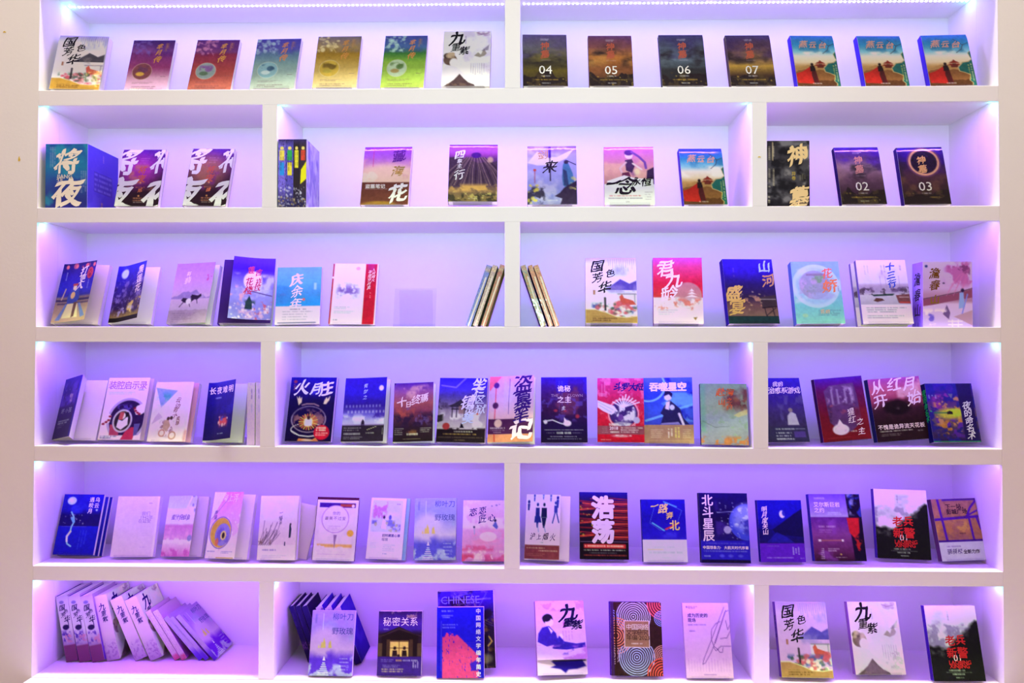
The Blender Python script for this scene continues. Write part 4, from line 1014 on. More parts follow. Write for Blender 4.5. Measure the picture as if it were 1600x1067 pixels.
a.g((0, 'f2e6f4'), (1, 'efe2f4')).n('7a58b8', 8, .42, .15, .9, b=(.08, .30, .66, .60), edge=.12).n('9a80cc', 5, .45, .15, .8, b=(.12, .34, .62, .56), edge=.1).n('b8a0d8', 9, .6, .1, .7, b=(.05, .5, .7, .68)).e(.56, .08, .05, .03, 'e0a0b8')
a.r(.72, 0, .975, 1, 'c01830').n('a030b0', 2, .2, .4, .8, b=(.72, 0, .975, .35), edge=.08).r(.0, 0, .035, .22, '9a2038').r(0, .25, .035, 1, 'b02038').r(.975, 0, 1, 1, 'f0e6f6')
a.t(.10, .72, .45, '8a78a8', 2, .025, .009, .6).t(.10, .79, .55, '8a78a8', 2, .025, .009, .6).t(.1, .93, .2, '4a3a58', 1, .02, .012)
a.T('人间烟火', .90, .10, .075, 'f0c0d0', 'f').T('寻是岁月真', .82, .14, .085, 'f0c0d0', 'f').t(.48, .86, .58, 'f0c0d0', 1, .05, .01, .8, True)
display(306, 3, P[306], a, 'white book with purple ink house and broad red strip at right, third row', 'm', back='e8e0f0')
e_M = pose(-.356, .05, FLOOR[3] + .0032, 15.5, 0, 0)
stand(e_M, 0, 0, 3, .190, .0, 15.5, .22, 'empty clear acrylic stand without a book on third row, left of the leaning books')
for i, (x, y, w, rl, c1, c2, lab) in enumerate(((-.1596, .034, .0187, 19.0, '7a8ac8', 'a0b0c8', 'blue-grey foil spine leaning right, leftmost of three against the centre divider'),
                                                (-.1355, .030, .0170, 18.5, 'b09a98', 'f0e0b0', 'silver-gold foil spine leaning right, middle of three against the centre divider'),
                                                (-.1063, .027, .0170, 17.6, 'c07a58', '9aa888', 'copper foil spine leaning right, nearest the centre divider on third row'),
                                                (.1096, .034, .0190, -18.8, 'd8a468', '6ac0a0', 'gold and green foil spine leaning left, nearest the centre divider'),
                                                (.1361, .024, .0155, -19.2, 'dca07a', 'b89078', 'copper-gold foil spine leaning left, middle of three right of the divider'),
                                                (.1581, .022, .0175, -19.6, 'd09070', 'e0b898', 'copper foil spine leaning left, rightmost of three right of the divider'))):
    a = Art(0, 14, 90, 12, 80 + i)
    a.g((0, c1), (.08, 'd8b880'), (.12, c1), (1, c1)).n(c2, 9, .5, .1, .8, sx=4).n('5a4438', 12, .62, .08, .6, sx=4).l([(.66, .2), (.5, 1)], .30, 'fff4c8', .9)  # pale streak is the foil's highlight, painted on
    spine_book(3, x, y, w, .2295, rl, a, lab, .16, None, group='foil spines leaning on the centre divider', skin='w', back='5a34c8')
g3 = guose(3, 'b88a58', ('c0a0e4', 'f2eaf8', 'ece2f4'), 9)
SPINE_GUO = [('国色芳华', .5, .22, .55, '3a2a78', 'b', 'v', 1.05, 0, False)]
display(310, 3, P[310], g3, 'white boxed book with blue mountain, tan wave band and black brush title, third row', 'm', spine='b8a0e0', back='e8e0f0', tfix=.034, spine_titles=SPINE_GUO)
a = Art(3, seed=91)
a.g((0, 'c848c8'), (.15, 'd83a88'), (.4, 'd82048'), (.6, 'd83a3a'), (.62, 'f0d8ec'), (1, 'f2e2f6')).e(.70, .58, .28, .20, 'c090a8', .75).n('f2dcec', 6, .38, .15, 1, b=(0, .58, 1, .8), edge=.05).n('e06a60', 9, .55, .12, .8, b=(0, .6, 1, .82)).n('f4e8f8', 5, .45, .2, .9, b=(0, .72, 1, 1))
for wd, y in ((.05, .50), (.09, .545), (.13, .59)):
    a.p([(.78 - wd, y + .015), (.78, y - .025), (.78 + wd, y + .015)], 'f0dcec')
a.t(.10, .80, .5, '8a6aa8', 3, .03, .009, .5).p([(.80, .91), (.88, .90), (.84, .95)], '8a6030').t(.86, .08, .28, 'f0c8d8', 2, .05, .009, .6, True)
a.T('君', .26, .17, .36, 'f6ecf8', 'b').T('九', .42, .34, .40, 'f6ecf8', 'b').T('龄', .32, .55, .34, 'f6ecf8', 'b')
display(311, 3, P[311], a, 'bright red book with pink clouds and white calligraphy on third row', 'm', spine='9a48c8', back='e8d8f0', tfix=.034)
a = Art(3, seed=92)
a.g((0, '2a18c8'), (.2, '2a14b8'), (.4, '24146c'), (.6, '2c1c48'), (.72, '6a4450'), (.88, '7a5858'), (.89, '14282e'), (1, '14282e')).n('c88a78', 10, .58, .1, .8, b=(.2, .55, .8, .8)).r(0, .89, 1, 1, '16303a')
a.p([(.66, .60), (.98, .56), (.98, .74), (.70, .76)], '3a2a3a').l([(.70, .76), (.98, .74)], .02, '14101c').l([(.74, .76), (.76, .88)], .015, '14101c').l([(.76, .88), (.96, .76)], .015, '14101c').l([(.9, .76), (.92, .88)], .015, '14101c').r(.68, .62, .98, .635, 'b8a0b8', .6).d(14, (.2, .5, .7, .8), .012, 'f0c8a0', .8)
a.T('山', .83, .12, .26, 'a8b4f0', 'b').T('河', .88, .34, .27, 'c88a70', 'b').T('盛', .16, .54, .33, 'dca86c', 'h').T('宴', .20, .75, .33, 'd8a464', 'b').t(.14, .2, .3, '8a58b8', 1, .05, .012, .7, True)
display(312, 3, P[312], a, 'night-blue riverside book with gold characters at lower left, third row', 'g', spine='2814a8', back='2a2060', tfix=.032)
a = Art(3, seed=93)
a.g((0, '8aa8f0'), (.4, '8ab8ec'), (.7, '78c0d8'), (1, '88c4cc')).ring(.48, .40, .44, .10, 'c8d4f8', .8).e(.48, .40, .42, .30, 'a8c0f4', .8).n('d8dcfa', 4, .5, .2, .6, b=(0, .1, 1, .7)).e(.46, .38, .32, .23, 'a098c8').n('7a9a80', 7, .42, .12, .95, b=(.2, .18, .72, .5), edge=.08).n('c0a0dc', 9, .48, .1, .95, b=(.12, .26, .55, .62), edge=.06).n('9a8060', 9, .58, .1, .7, b=(.2, .4, .5, .6)).r(.3, .20, .7, .23, '8a6a98', .7).e(.6, .56, .25, .06, 'a8a8ec', .8, .5)
a.T('花', .74, .20, .24, 'e86a5a', 'b').T('娇', .77, .40, .32, 'e8785a', 'b').t(.48, .79, .95, '4a6a80', 4, .025, .009, .7).T('花娇', .56, .81, .10, 'e8b090', 'f', 'h').e(.2, .87, .06, .03, 'a8c8b0', .8).t(.40, .94, .5, '4a5a90', 1, .05, .01, .7, True)
display(313, 3, P[313], a, 'pale aqua book with round blossom garden picture and orange characters, third row', 'm', spine='5a6ae0', back='a8b8e8', tfix=.034)


def shisan():
    a = Art(3, seed=94)
    a.g((0, 'e8dcf4'), (.36, 'e2d2f0'), (.40, 'b8a0c8'), (.5, 'a890c0'), (.56, 'c8b8d8'), (.7, 'b8a8cc'), (.71, 'ece2f6'), (1, 'ece2f6')).n('c8b0e8', 3, .5, .2, .6, b=(0, .1, 1, .4)).n('6a5080', 12, .5, .1, .9, b=(0, .42, 1, .52), edge=.02).n('4a3850', 14, .58, .08, .8, b=(0, .44, 1, .56), edge=.02)
    for x in (.45, .56, .66, .82):
        a.l([(x, .26), (x, .45)], .008, '8a78a8', .7)
    a.p([(.24, .55), (.70, .535), (.66, .565), (.28, .575)], '203a38').p([(.26, .645), (.32, .60), (.44, .61), (.48, .64), (.34, .665)], '5a3434').p([(.72, .56), (1, .54), (1, .69), (.76, .68)], '7a4450').r(.78, .66, 1, .685, 'b03a38').r(.78, .58, .98, .60, 'b890a0', .8)
    a.r(0, .71, 1, 1, 'eee4f6').t(.10, .755, .9, '5a4878', 3, .032, .010, .8).t(.10, .88, .84, '5a4878', 2, .03, .009, .7)
    a.T('十三行', .68, .11, .18, '2a48c8', 'h', step=1.03).t(.08, .5, .24, '7a6ab0', 2, .06, .01, .7, True).t(.08, .88, .18, '6a5aa0', 1, .06, .01, .7, True).t(.08, .16, .24, '9a88c0', 2, .06, .01, .5, True)
    return a


display(314, 3, P[314], shisan(), 'white harbour book with blue three-character title, front one of a pair, third row', 'm', spine='7a60d0', back='d8cce8', tfix=.018, pile=.0365)
q = P[314]; M_ = pose(q[0], q[1], q[2], q[5], q[6], q[7])
o_ = M_ @ Vector((-.012, .0192, -.002))
display(3140, 3, (o_.x, o_.y, o_.z - Z0, q[3], q[4], q[5], q[6], q[7], .016), shisan(), 'second harbour book peeking out behind its twin, third row right', 'm', spine='8a70d8', back='d8cce8', with_stand=False)
a = Art(0, 64, 90, 1.36, 95)  # violet cast of the strip light is left in these cover colours
a.g((0, 'd8c0f0'), (.4, 'd0a8e0'), (.5, 'b888b0'), (.6, 'a87898'), (.65, 'd0b0dc'), (1, 'c0a8dc')).n('c060a8', 6, .45, .15, .9, b=(.4, 0, 1, .42), edge=.1).n('7a3a70', 9, .6, .08, .8, b=(.5, 0, 1, .3)).p([(0, .58), (.3, .54), (.7, .48), (1, .42), (1, .55), (.6, .60), (.2, .66), (0, .68)], '8a4868').l([(0, .57), (.3, .53), (.7, .47), (1, .41)], .02, '5a3450')
for i in range(12):
    a.l([(.95 - i * .02, .10 + i * .01), (.86 - i * .035, .34 + (i % 4) * .06)], .010, 'd070b0', .7)
a.p([(.74, .48), (.82, .46), (.84, .70), (.72, .72)], '8aa0e8').e(.80, .44, .035, .03, '34204a').l([(.9, .5), (.78, .82)], .025, '7a80e0').p([(.40, .80), (.48, .66), (.55, .78), (.52, .88)], '6a5080').p([(.62, .84), (1, .74), (1, .98), (.8, .9)], 'b08aa0').r(.5, .9, .8, .92, 'e0d0ec').r(.5, .95, .8, .97, 'e0d0ec').r(.58, .88, .6, 1, 'e0d0ec').r(.7, .88, .72, 1, 'e0d0ec').n('f0d8f4', 7, .58, .1, .8, b=(0, .7, .5, 1)).d(6, (.1, .8, .3, .88), .04, '6a58c8')
a.T('澹春', .24, .18, .22, '7a5020', 'b', step=1.12).T('山', .24, .58, .20, '8a6a2a', 'b').e(.07, .07, .03, .02, '2a3a78').e(.42, .33, .02, .012, '3a2a58')
sp = [('澹春山', .5, .26, .62, '3a2a58', 'b', 'v', 1.2, 0, False)]
r_ = empty('book', pose(1.5352, .030, FLOOR[3] + .0006, 0, -1.5, 0))
tag(r_, 'thick pink blossom boxed book with gold vertical title, rightmost on third row', 'book', 'books displayed on the third row')
w_, h_, t_ = .1704, .232, .075
a.asp = h_ / w_
S_ = flat(w_, h_)
box('page_block', (-w_ / 2 + .002, w_ / 2 - .001, .002, t_ - .002, .001, h_ - .001), M_PAPER, r_)
sheet('front_cover', a, S_, M_MATTE, r_); lettering(r_, a.titles, S_, w_, h_, 0)
b_ = Art(0, 16, 60, 4, 96); b_.g((0, '9a78e8'), (.5, 'b8a0ec'), (.7, '8a58b0'), (1, '9a80d8')).n('7a50b8', 5, .5, .15, .7, b=(0, .5, 1, 1), sx=3)
SS_ = lambda u, v, k: (-w_ / 2 - k, .0013 + (t_ - .0013) * (1 - u), h_ * (1 - v))
sheet('spine', b_, SS_, M_MATTE, r_); lettering(r_, sp, SS_, t_, h_, 3, 'spine_title')
box('back_cover', (-w_ / 2, w_ / 2, t_ - .0018, t_, 0, h_), solid('c0a8e0', 3), r_)

# ---- fourth row; blue ceiling reflection is painted on dark cover tops
a = Art(4, seed=101)
a.g((0, '2410a0'), (.3, '2a1478'), (1, '1c0c4a')).n('5a30c8', 4, .5, .15, .8, b=(0, .05, .66, .5)).n('c890d0', 7, .6, .1, .8, b=(.1, .15, .6, .45)).r(.64, 0, 1, 1, '2410b0', .7).n('3a28e0', 4, .45, .2, .8, b=(.64, 0, 1, .4))
a.T('坏', .20, .56, .13, 'a890d0', 's').T('小', .36, .56, .10, 'a890d0', 's').T('孩', .50, .56, .13, 'a890d0', 's').t(.10, .72, .56, 'e0d0f0', 2, .035, .016).t(.12, .79, .40, '9a88c0', 2, .03, .009, .7)
display(401, 4, P[401], a, 'white book with dark violet jacket folded out like a tent, leftmost on fourth row', 'g', flap=lambda w, h: path_sheet(w, h, [(0, 0), (.104, .066), (.088, .012)], top=.001), body='e0ccee', spine='5a78e0')
a = Art(4, seed=102)
a.g((0, 'e8dcf6'), (1, 'ecd8ee')).ring(.60, .68, .45, .05, 'b890d8', 1, rv=.33).e(.60, .68, .42, .31, '2a1450').n('5a3ab8', 12, .55, .1, .8, b=(.3, .42, .7, .7)).r(0, .93, 1, 1, 'ecd8ee').p([(.22, .76), (.46, .76), (.46, .93), (.24, .93)], 'b03a68').p([(.52, 1), (.62, .86), (.74, .80), (.86, .80), (.82, 1)], 'b82858').p([(.80, .75), (.94, .74), (.9, .92), (.82, .94)], '5a48a0')
a.p([(0, .53), (.10, .55), (.22, .62), (.20, .72), (.10, .76), (0, .74)], 'f0e2f4').p([(1, .40), (.80, .46), (.74, .52), (.80, .60), (.92, .60), (1, .56)], 'f0e2f4')
for x, y in ((.19, .63), (.17, .69), (.12, .72), (.06, .75), (.75, .50), (.78, .54), (.83, .57), (.88, .59)): a.e(x, y, .035, .018, '8a1438')
a.e(.50, .70, .235, .185, 'c8a8e0').e(.50, .70, .20, .16, 'a08878').e(.50, .70, .19, .152, '2a1a34').p([(.38, .80), (.40, .68), (.5, .70), (.62, .62), (.64, .76), (.5, .84)], 'e8dcf4').e(.50, .62, .06, .05, 'e8d4dc').p([(.42, .56), (.52, .56), (.50, .68), (.40, .68)], 'b84858').e(.60, .60, .04, .04, '1c1020')
for i, ch in enumerate('装腔启示录'): a.T(ch, .12 + i * .185, .125, .19, '9a4ab0', 's')
a.t(.06, .24, .7, '9a78b8', 2, .025, .01, .6).t(.76, .20, .92, '6a4a88', 1, .02, .012).t(.04, .945, .44, '3a2a78', 2, .025, .013)
display(402, 4, P[402], a, 'white book with woman in oval mirror and red-nailed hands, fourth row left', 'm', flap=lambda w, h: hinge(w, h, w * .955, 5, top=.001), body='d8a8e4', spine='c8b0e4')
a = Art(4, seed=103)
a.g((0, 'e8d4f2'), (1, 'e4c4e4')).p([(.02, .10), (.60, .15), (.22, .44)], '8a90d8').n('4a98b0', 6, .42, .15, .9, b=(.05, .14, .5, .42), edge=.1).p([(.60, .15), (.22, .44), (1, .9), (1, 0)], 'e6d0ee').n('d8b0d8', 5, .5, .2, .6).p([(.18, .52), (.30, .60), (.04, .72), (.10, .60)], 'c8a0d0')
a.n('8a5070', 14, .5, .1, .9, b=(.22, .60, .66, .96), edge=.12).e(.34, .86, .09, .065, 'b06050', .7).e(.34, .86, .06, .042, 'e0c0d0').e(.62, .90, .10, .07, 'b06a60', .8).e(.62, .90, .07, .048, 'e4c4dc').p([(.36, .66), (.46, .62), (.54, .74), (.46, .84), (.34, .78)], 'c09090').e(.46, .62, .04, .03, '4a2a38').e(.54, .61, .04, .03, '4a2a38').r(.955, 0, 1, 1, 'f0dcf4').r(.93, .8, 1, 1, 'c05078', .7, 6)
a.T('云边', .66, .31, .13, '8a4a68', 'f', rot=-.2).T('有个', .62, .48, .13, '8a4a68', 'f', rot=-.2).T('卖部', .72, .62, .10, '8a4a68', 'f')
display(403, 4, P[403], a, 'pale pink book with bicycle riders and blue-green triangle, fourth row left bay', 'm', flap=lambda w, h: hinge(w, h, w * .93, 7, top=.001), body='d890c0', spine='d8b8e8')
a = Art(4, seed=104)
a.g((0, '1c10a0'), (.4, '180c88'), (1, '120858')).n('2a1cc0', 3, .5, .2, .6, b=(.3, 0, 1, .6))
a.n('c03a58', 7, .40, .12, .95, b=(.40, .56, .86, .82), edge=.1).n('4a48d8', 10, .55, .1, .9, b=(.45, .6, .8, .78)).d(7, (.45, .58, .8, .76), .03, 'e0b0d0', .9).T('长夜难明', .14, .15, .20, 'f0ecfa', 'B', 'h', step=1.16).t(.25, .28, .5, 'c8c0f0', 1, .03, .018).t(.45, .9, .7, 'c8c0f0', 1, .03, .012)
display(404, 4, P[404], a, 'dark navy cover with red emblem swung wide open over white pages, fourth row', 'g', flap=lambda w, h: hinge(w, h, w * .97, 36, top=.002, bot=.006), body='d0b8f4', spine='1a1080')
for i, (x, w, lab) in enumerate(((-.9395, .0280, 'plain white upright spine beside the open navy cover, fourth row left bay'), (-.9132, .0185, 'narrow white upright book edge touching the left divider, fourth row'))):
    a = Art(0, 14, 60, 8, 105 + i); a.g((0, 'e0d0f0'), (1, 'd8bcec')).n('c8a8e0', 8, .55, .15, .6, sx=3)
    a.t(.10, .6, .28, '5a4a78', 1, .2, .06, .7, True).t(.34, .6, .5, '7a90a8', 1, .2, .05, .5, True)
    spine_book(4, x, .036, w, .2235, 0.0, a, lab, .15, None, group='white upright books', back='d8c8ec')
a = Art(4, seed=106)
a.g((0, '1c0ea8'), (.2, '1c0c88'), (.4, '14084c'), (1, '12063a')).n('3a28e0', 3, .5, .15, .8, b=(.2, 0, 1, .3))
a.ring(.47, .66, .37, .03, '9a78b0', .9, rv=.20).n('a0607a', 9, .55, .1, .8, b=(.12, .48, .84, .80)).ring(.47, .82, .36, .025, 'c8b0d8', .9, rv=.10).p([(.12, .46), (.82, .46), (.86, .60), (.08, .60)], '14084c', .25).l([(.30, .44), (.4, .42), (.56, .42), (.66, .45)], .03, 'b07a9a', .8).l([(.12, .84), (.3, .91), (.5, .925), (.66, .91)], .025, 'd0b8dc')
for k in range(22):
    t_ = k * 6.283 / 22; a.l([(.47, .70), (.47 + .20 * math.cos(t_), .70 + .12 * math.sin(t_))], .026, ('d86030', 'e8a048')[k % 2], .9)
a.e(.47, .70, .10, .075, 'e8c8a0').p([(.40, .66), (.54, .66), (.56, .76), (.39, .76)], 'd8b8f0').e(.47, .635, .035, .03, '3a1a30')
a.p([(.16, .30), (.20, .34), (.22, .30), (.25, .34), (.28, .31), (.28, .40), (.22, .44)], 'e8c0b8').p([(.78, .36), (.82, .31), (.84, .34), (.90, .29), (.88, .36), (.82, .42), (.76, .42)], 'e8c0b8').e(.78, .86, .17, .115, 'd01438').t(.66, .79, .9, 'f8e0e0', 2, .035, .02, .95).t(.66, .87, .92, 'f8d8e0', 2, .03, .013, .9)
a.p([(.26, 1), (.3, .955), (.6, .97), (.66, .94), (.74, 1)], 'e07a50').e(.48, .98, .1, .012, 'f0d8d0')
a.T('火', .26, .16, .33, 'e0d0f4', 'h').T('月', .58, .18, .26, 'd8ccf8', 'h').T('庄', .80, .18, .30, 'e0d0f4', 'h').e(.1, .07, .04, .025, '8a2a58').d(5, (.06, .1, .2, .2), .015, 'a04a58')
display(406, 4, P[406], a, 'dark book with glass cauldron, flames and red round sticker, fourth row centre left', 'm', spine='14083c', back='4a38a0')
a = Art(4, seed=107)
a.g((0, '2a14a8'), (.25, '2a18c0'), (.45, '2c1690'), (.58, '6a58d8'), (.68, 'b8a8f0'), (.74, 'c0a8ec'), (.76, '221634'), (1, '1c1230')).n('e8d8fa', 5, .48, .12, .9, b=(0, .55, 1, .75), edge=.08).n('3418a0', 6, .52, .1, .8, b=(.2, .48, 1, .66)).e(.88, .17, .055, .042, 'e8e4fc').r(0, .76, 1, 1, '241734').p([(.44, .76), (.45, .69), (.48, .655), (.52, .69), (.53, .76)], '241734').r(0, .735, 1, .75, '6a4aa0', .5)
for i in range(11):
    a.r(.05 + i * .08, .43, .09 + i * .08, .47, 'b0a0f0', .6, 2); a.r(.10 + i * .085, .52, .14 + i * .085, .56, 'd8ccfa', .6, 2)
a.T('青梦之', .50, .13, .10, 'b0a8f4', 'f', step=1.3).t(.04, .79, .46, 'c8b8d8', 2, .035, .011).t(.05, .88, .46, 'e0d0f0', 1, .03, .022).t(.05, .93, .5, 'b0a0c8', 2, .025, .009).t(.56, .87, .78, 'd0c0e0', 1, .02, .012).l([(.6, .82), (.82, .77)], .01, 'd8c8b0').t(.79, .97, .9, 'd0c0e0', 2, .05, .009, .7, True)
display(407, 4, P[407], a, 'blue night-sky book with full moon and lone silhouette, cover slightly open, fourth row', 'g', flap=lambda w, h: hinge(w, h, w * .97, 11, top=.002, bot=.002), body='d8c8f0', spine='2a18a0')
a = Art(4, seed=108)
a.g((0, '4a1c98'), (.15, '8a4898'), (.35, 'a04860'), (.5, '7a3058'), (.75, '2c1430'), (1, '1a0e1c')).n('d89aa8', 4, .5, .15, .7, b=(.1, .02, .9, .3)).n('c05048', 4, .5, .15, .7, b=(0, .3, .6, .6)).n('2a1440', 9, .45, .12, .9, b=(0, .48, 1, .8), edge=.1).n('6a48a0', 7, .55, .12, .7, b=(.3, .4, 1, .75)).n('8a5038', 6, .5, .15, .7, b=(.3, .78, .75, .92)).p([(0, .05), (.05, 0), (0, 0)], '2a1060')  # violet top edge is painted ceiling reflection
a.T('十', .20, .33, .25, 'f0dcea', 'b', rot=.12).T('日', .37, .37, .16, 'f0dcea', 'b').T('终', .56, .30, .24, 'f0dcea', 'b', rot=.12).T('焉', .77, .27, .22, 'f0dcea', 'b', rot=.12).t(.04, .78, .28, 'd8c8e0', 4, .032, .010).t(.68, .78, .98, 'd8c8e0', 3, .03, .010).t(.34, .875, .64, 'e8d8e8', 1, .03, .024).t(.25, .955, .7, 'a08878', 1, .02, .008)
display(408, 4, P[408], a, 'dusky red misty forest book with white slanted title, cover slightly open, fourth row', 'g', flap=lambda w, h: hinge(w, h, w * .975, 13, top=.001, bot=.003), body='d0c0ec', spine='3a1848')
a = Art(4, seed=109)
a.g((0, '2a1ac0'), (.15, '3a28c8'), (.3, '4a3890'), (.5, '8a7098'), (.8, 'c8b0c8'), (1, '1a1018')).l([(.05, .12), (.35, .15), (.55, 0)], .03, 'a080e0', .6).n('2c1c40', 4, .5, .12, .8, b=(0, .2, .7, .5)).n('e0ccdc', 5, .5, .12, .8, b=(0, .5, 1, .82), edge=.08).p([(.22, .44), (.34, .40), (.46, .34), (.58, .39), (.70, .43), (.66, .46), (.28, .46)], '2c2236').r(.29, .46, .31, .62, '2c2236').r(.38, .46, .40, .62, '2c2236').r(.54, .46, .56, .62, '2c2236').r(.62, .46, .64, .62, '2c2236').r(.28, .48, .66, .50, '2c2236').r(.43, .44, .54, .56, '8a6068', .8).n('1c141c', 8, .5, .1, .9, b=(0, .42, .14, .78)).p([(.47, .78), (.50, .70), (.53, .73), (.56, .78)], '14101c')
a.r(0, .80, 1, 1, '1c1018').n('1c1018', 10, .45, .1, .9, b=(0, .77, 1, .83), edge=.02).e(.19, .755, .075, .052, 'a03038').t(.36, .835, .80, 'e0ccc8', 1, .03, .015).t(.14, .875, .84, 'c89858', 1, .03, .013).t(.04, .925, .96, '9a7a6a', 1, .03, .007).t(.38, .965, .6, 'b08a6a', 1, .03, .008)
a.T('坐', .84, .08, .30, 'd0c8fa', 'b').T('栏', .84, .22, .22, 'd0c8fa', 'b').T('区', .86, .34, .19, 'c8c0f4', 'f').T('狱', .88, .49, .22, 'c8c0f0', 'f').T('镇', .62, .38, .30, 'd8d0fa', 'b').T('灵', .66, .50, .20, 'd0c8f4', 'b').T('美', .64, .63, .25, 'c0c0fa', 'b').e(.82, .56, .02, .015, 'd05a30')
display(409, 4, P[409], a, 'violet book with dark palace gate and tall white calligraphy, fourth row centre', 'm', spine='1c1030', back='c0b0e0')
a = Art(4, seed=110)
a.g((0, 'd08ac8'), (.3, 'c898d8'), (.6, 'd8a0c8'), (.66, 'd8a0c0'), (1, 'c8788a')).p([(0, 0), (.28, 0), (.02, .22), (0, .22)], 'e05a88').l([(.15, .18), (.14, .66)], .022, 'd84870').e(.16, .14, .06, .045, '4a1c80').e(.15, .45, .065, .048, '4a1c58').n('c8a8e4', 3, .5, .2, .6, b=(.3, 0, 1, .6)).l([(.46, .05), (.44, .58)], .008, '4a3080')
a.r(0, .655, 1, .885, '4a1c50').e(.22, .72, .085, .062, 'd8a8b0').t(.05, .79, .40, 'e8d0e8', 1, .03, .017).t(.05, .825, .38, 'c8a8c8', 1, .03, .008).t(.12, .855, .3, 'c8a8c8', 1, .03, .009).r(0, .885, 1, 1, 'd07a6a').l([(.14, .89), (.15, 1)], .03, 'c04038')
a.T('盗', .76, .13, .42, '34147c', 'b').T('墓', .76, .38, .42, '34147c', 'b').T('笔', .74, .60, .36, '34147c', 'b').T('记', .74, .81, .50, 'f2e4f4', 'h')
display(410, 4, P[410], a, 'pink lantern book with purple calligraphy and dark plum band, fourth row centre', 'm', flap=lambda w, h: hinge(w, h, w * .985, 9, top=.003, bot=.003), body='d8b8e4', spine='c078b8', tfix=.022)
a = Art(4, seed=111)
a.g((0, '3014b0'), (.2, '3a1478'), (.5, '341048'), (.75, '200c48'), (1, '180a30')).n('6a2a58', 4, .48, .15, .8, b=(.15, .1, .85, .6)).n('2c18c0', 4, .5, .15, .8, b=(.3, 0, 1, .3)).n('5a3ab0', 7, .58, .1, .7, b=(0, .3, 1, .7)).d(4, (.2, .5, .8, .65), .03, 'c03048', .8)
a.T('诡秘', .43, .18, .14, 'f2e8f8', 'B', 'h', step=1.05).T('之主', .43, .35, .15, 'f2e8f8', 'B', 'h', step=1.05).T('THE', .22, .285, .085, 'a878b0', 's', 'w').T('CLOWN', .58, .285, .085, 'a878b0', 's', 'w').T('主', .49, .48, .09, 'd8c8f0', 'b')
a.l([(.06, .68), (.25, .66), (.42, .71), (.55, .73), (.62, .70)], .022, 'e0d8f8').e(.57, .71, .085, .045, 'ecdcf0').p([(.50, .68), (.50, .62), (.55, .66), (.60, .68)], 'ecdcf0').e(.10, .69, .04, .03, 'e0d8f8').t(.08, .81, .92, 'd0c4e8', 1, .03, .009).t(.34, .855, .66, 'f0e8f8', 1, .03, .019, 1).t(.12, .855, .32, '8a78b0', 1, .03, .010).t(.68, .855, .88, '8a78b0', 1, .03, .010).t(.2, .91, .78, 'c8b8e0', 1, .03, .010).t(.12, .945, .88, 'a898d0', 1, .03, .008)
a.t(.06, .4, .6, '6a58c8', 2, .06, .012, .5, True).t(.9, .4, .6, '6a58c8', 2, .05, .012, .5, True)
display(411, 4, P[411], a, 'dark maroon-violet book with white four-character title and pale ribbon, fourth row right of centre', 'm', spine='240c50', back='b0a0e0')
a = Art(4, seed=112)
a.g((0, 'c83090'), (.3, 'c82060'), (.6, 'c81838'), (1, 'c01028')).n('e060a8', 8, .55, .1, .8, b=(0, 0, 1, .5)).n('d84868', 9, .58, .1, .6, b=(0, .4, 1, .75)).e(.56, .56, .30, .20, '3a2070').ring(.56, .56, .32, .03, 'e8a0c8', .8).p([(0, .35), (.2, .40), (.36, .44), (.44, .52), (.3, .58), (.12, .52), (0, .46)], 'e4d4f4').l([(.02, .38), (.34, .50)], .014, 'a898e0').l([(.04, .43), (.3, .54)], .014, 'a898e0')
for k in range(9):
    a.l([(.55, .46), (.34 + k * .07, .26 + .06 * abs(k - 4) / 2)], .025, 'e8d4f0')
a.n('e8d8f4', 9, .48, .1, .9, b=(.36, .4, .84, .7)).n('4a2488', 9, .55, .1, .9, b=(.36, .46, .84, .70)).e(.5, .62, .06, .05, '6a3a98').e(.84, .66, .07, .05, 'b8a0e0').r(0, .75, 1, .88, '8a4058').n('e0c8e0', 12, .5, .08, .8, b=(.24, .70, .82, .76), edge=.02).n('e0c8e0', 12, .5, .08, .8, b=(.3, .88, .74, .92), edge=.02).e(.54, .72, .2, .03, 'd8c8e4', .6).e(.5, .905, .18, .02, 'd8c8e4', .6).t(.10, .77, .24, 'd8b0b8', 4, .028, .007, .6).t(.5, .78, .98, 'f0e0e8', 3, .032, .012).t(.06, .965, .3, 'f0d0d8', 1, .02, .009).T('2018', .26, .785, .09, 'f4ecf4', 'B', 'w').t(.28, .845, .48, 'f4ecf4', 1, .03, .018)
for i, ch in enumerate('斗罗大陆'): a.T(ch, .44 + i * .165, .14, .185, '24127c', 'h')
a.t(.06, .1, .3, 'e8a0d0', 2, .06, .012, .6, True)
display(412, 4, P[412], a, 'crimson book with white wings, dark circle and blue brush title, fourth row', 'm', spine='a01040', back='d0b8e0', tfix=.018)
a = Art(4, seed=113)
a.g((0, '4a58f0'), (.25, '2a38d8'), (.5, '3a50e0'), (.72, '3a40c8'), (.73, 'b07a70'), (1, 'a87868')).n('1a1cb0', 4, .5, .15, .9, b=(.4, 0, 1, .7)).n('6aa0f8', 4, .55, .12, .8, b=(0, .2, 1, .7)).ring(.1, .12, .34, .04, '90c0fa', .8).l([(.05, .66), (.4, .58), (.7, .48), (1, .42)], .05, '7ab0f8', .8)
a.p([(.42, .44), (.52, .34), (.62, .40), (.74, .48), (.80, .62), (.92, .72), (.34, .72), (.40, .58), (.34, .55)], '241c58').e(.50, .30, .075, .055, 'e0ccf0').p([(.42, .29), (.44, .21), (.52, .20), (.60, .25), (.58, .31), (.52, .26)], '1a1250').p([(.46, .38), (.54, .36), (.52, .50), (.44, .48)], 'e4d0f0').e(.58, .46, .05, .04, 'd0e0fc').p([(.36, .70), (.7, .68), (.74, .72), (.34, .72)], '8a78d0').l([(.72, .56), (.80, .72)], .05, 'd8c8f0').r(0, .73, 1, 1, 'ac7a6c')
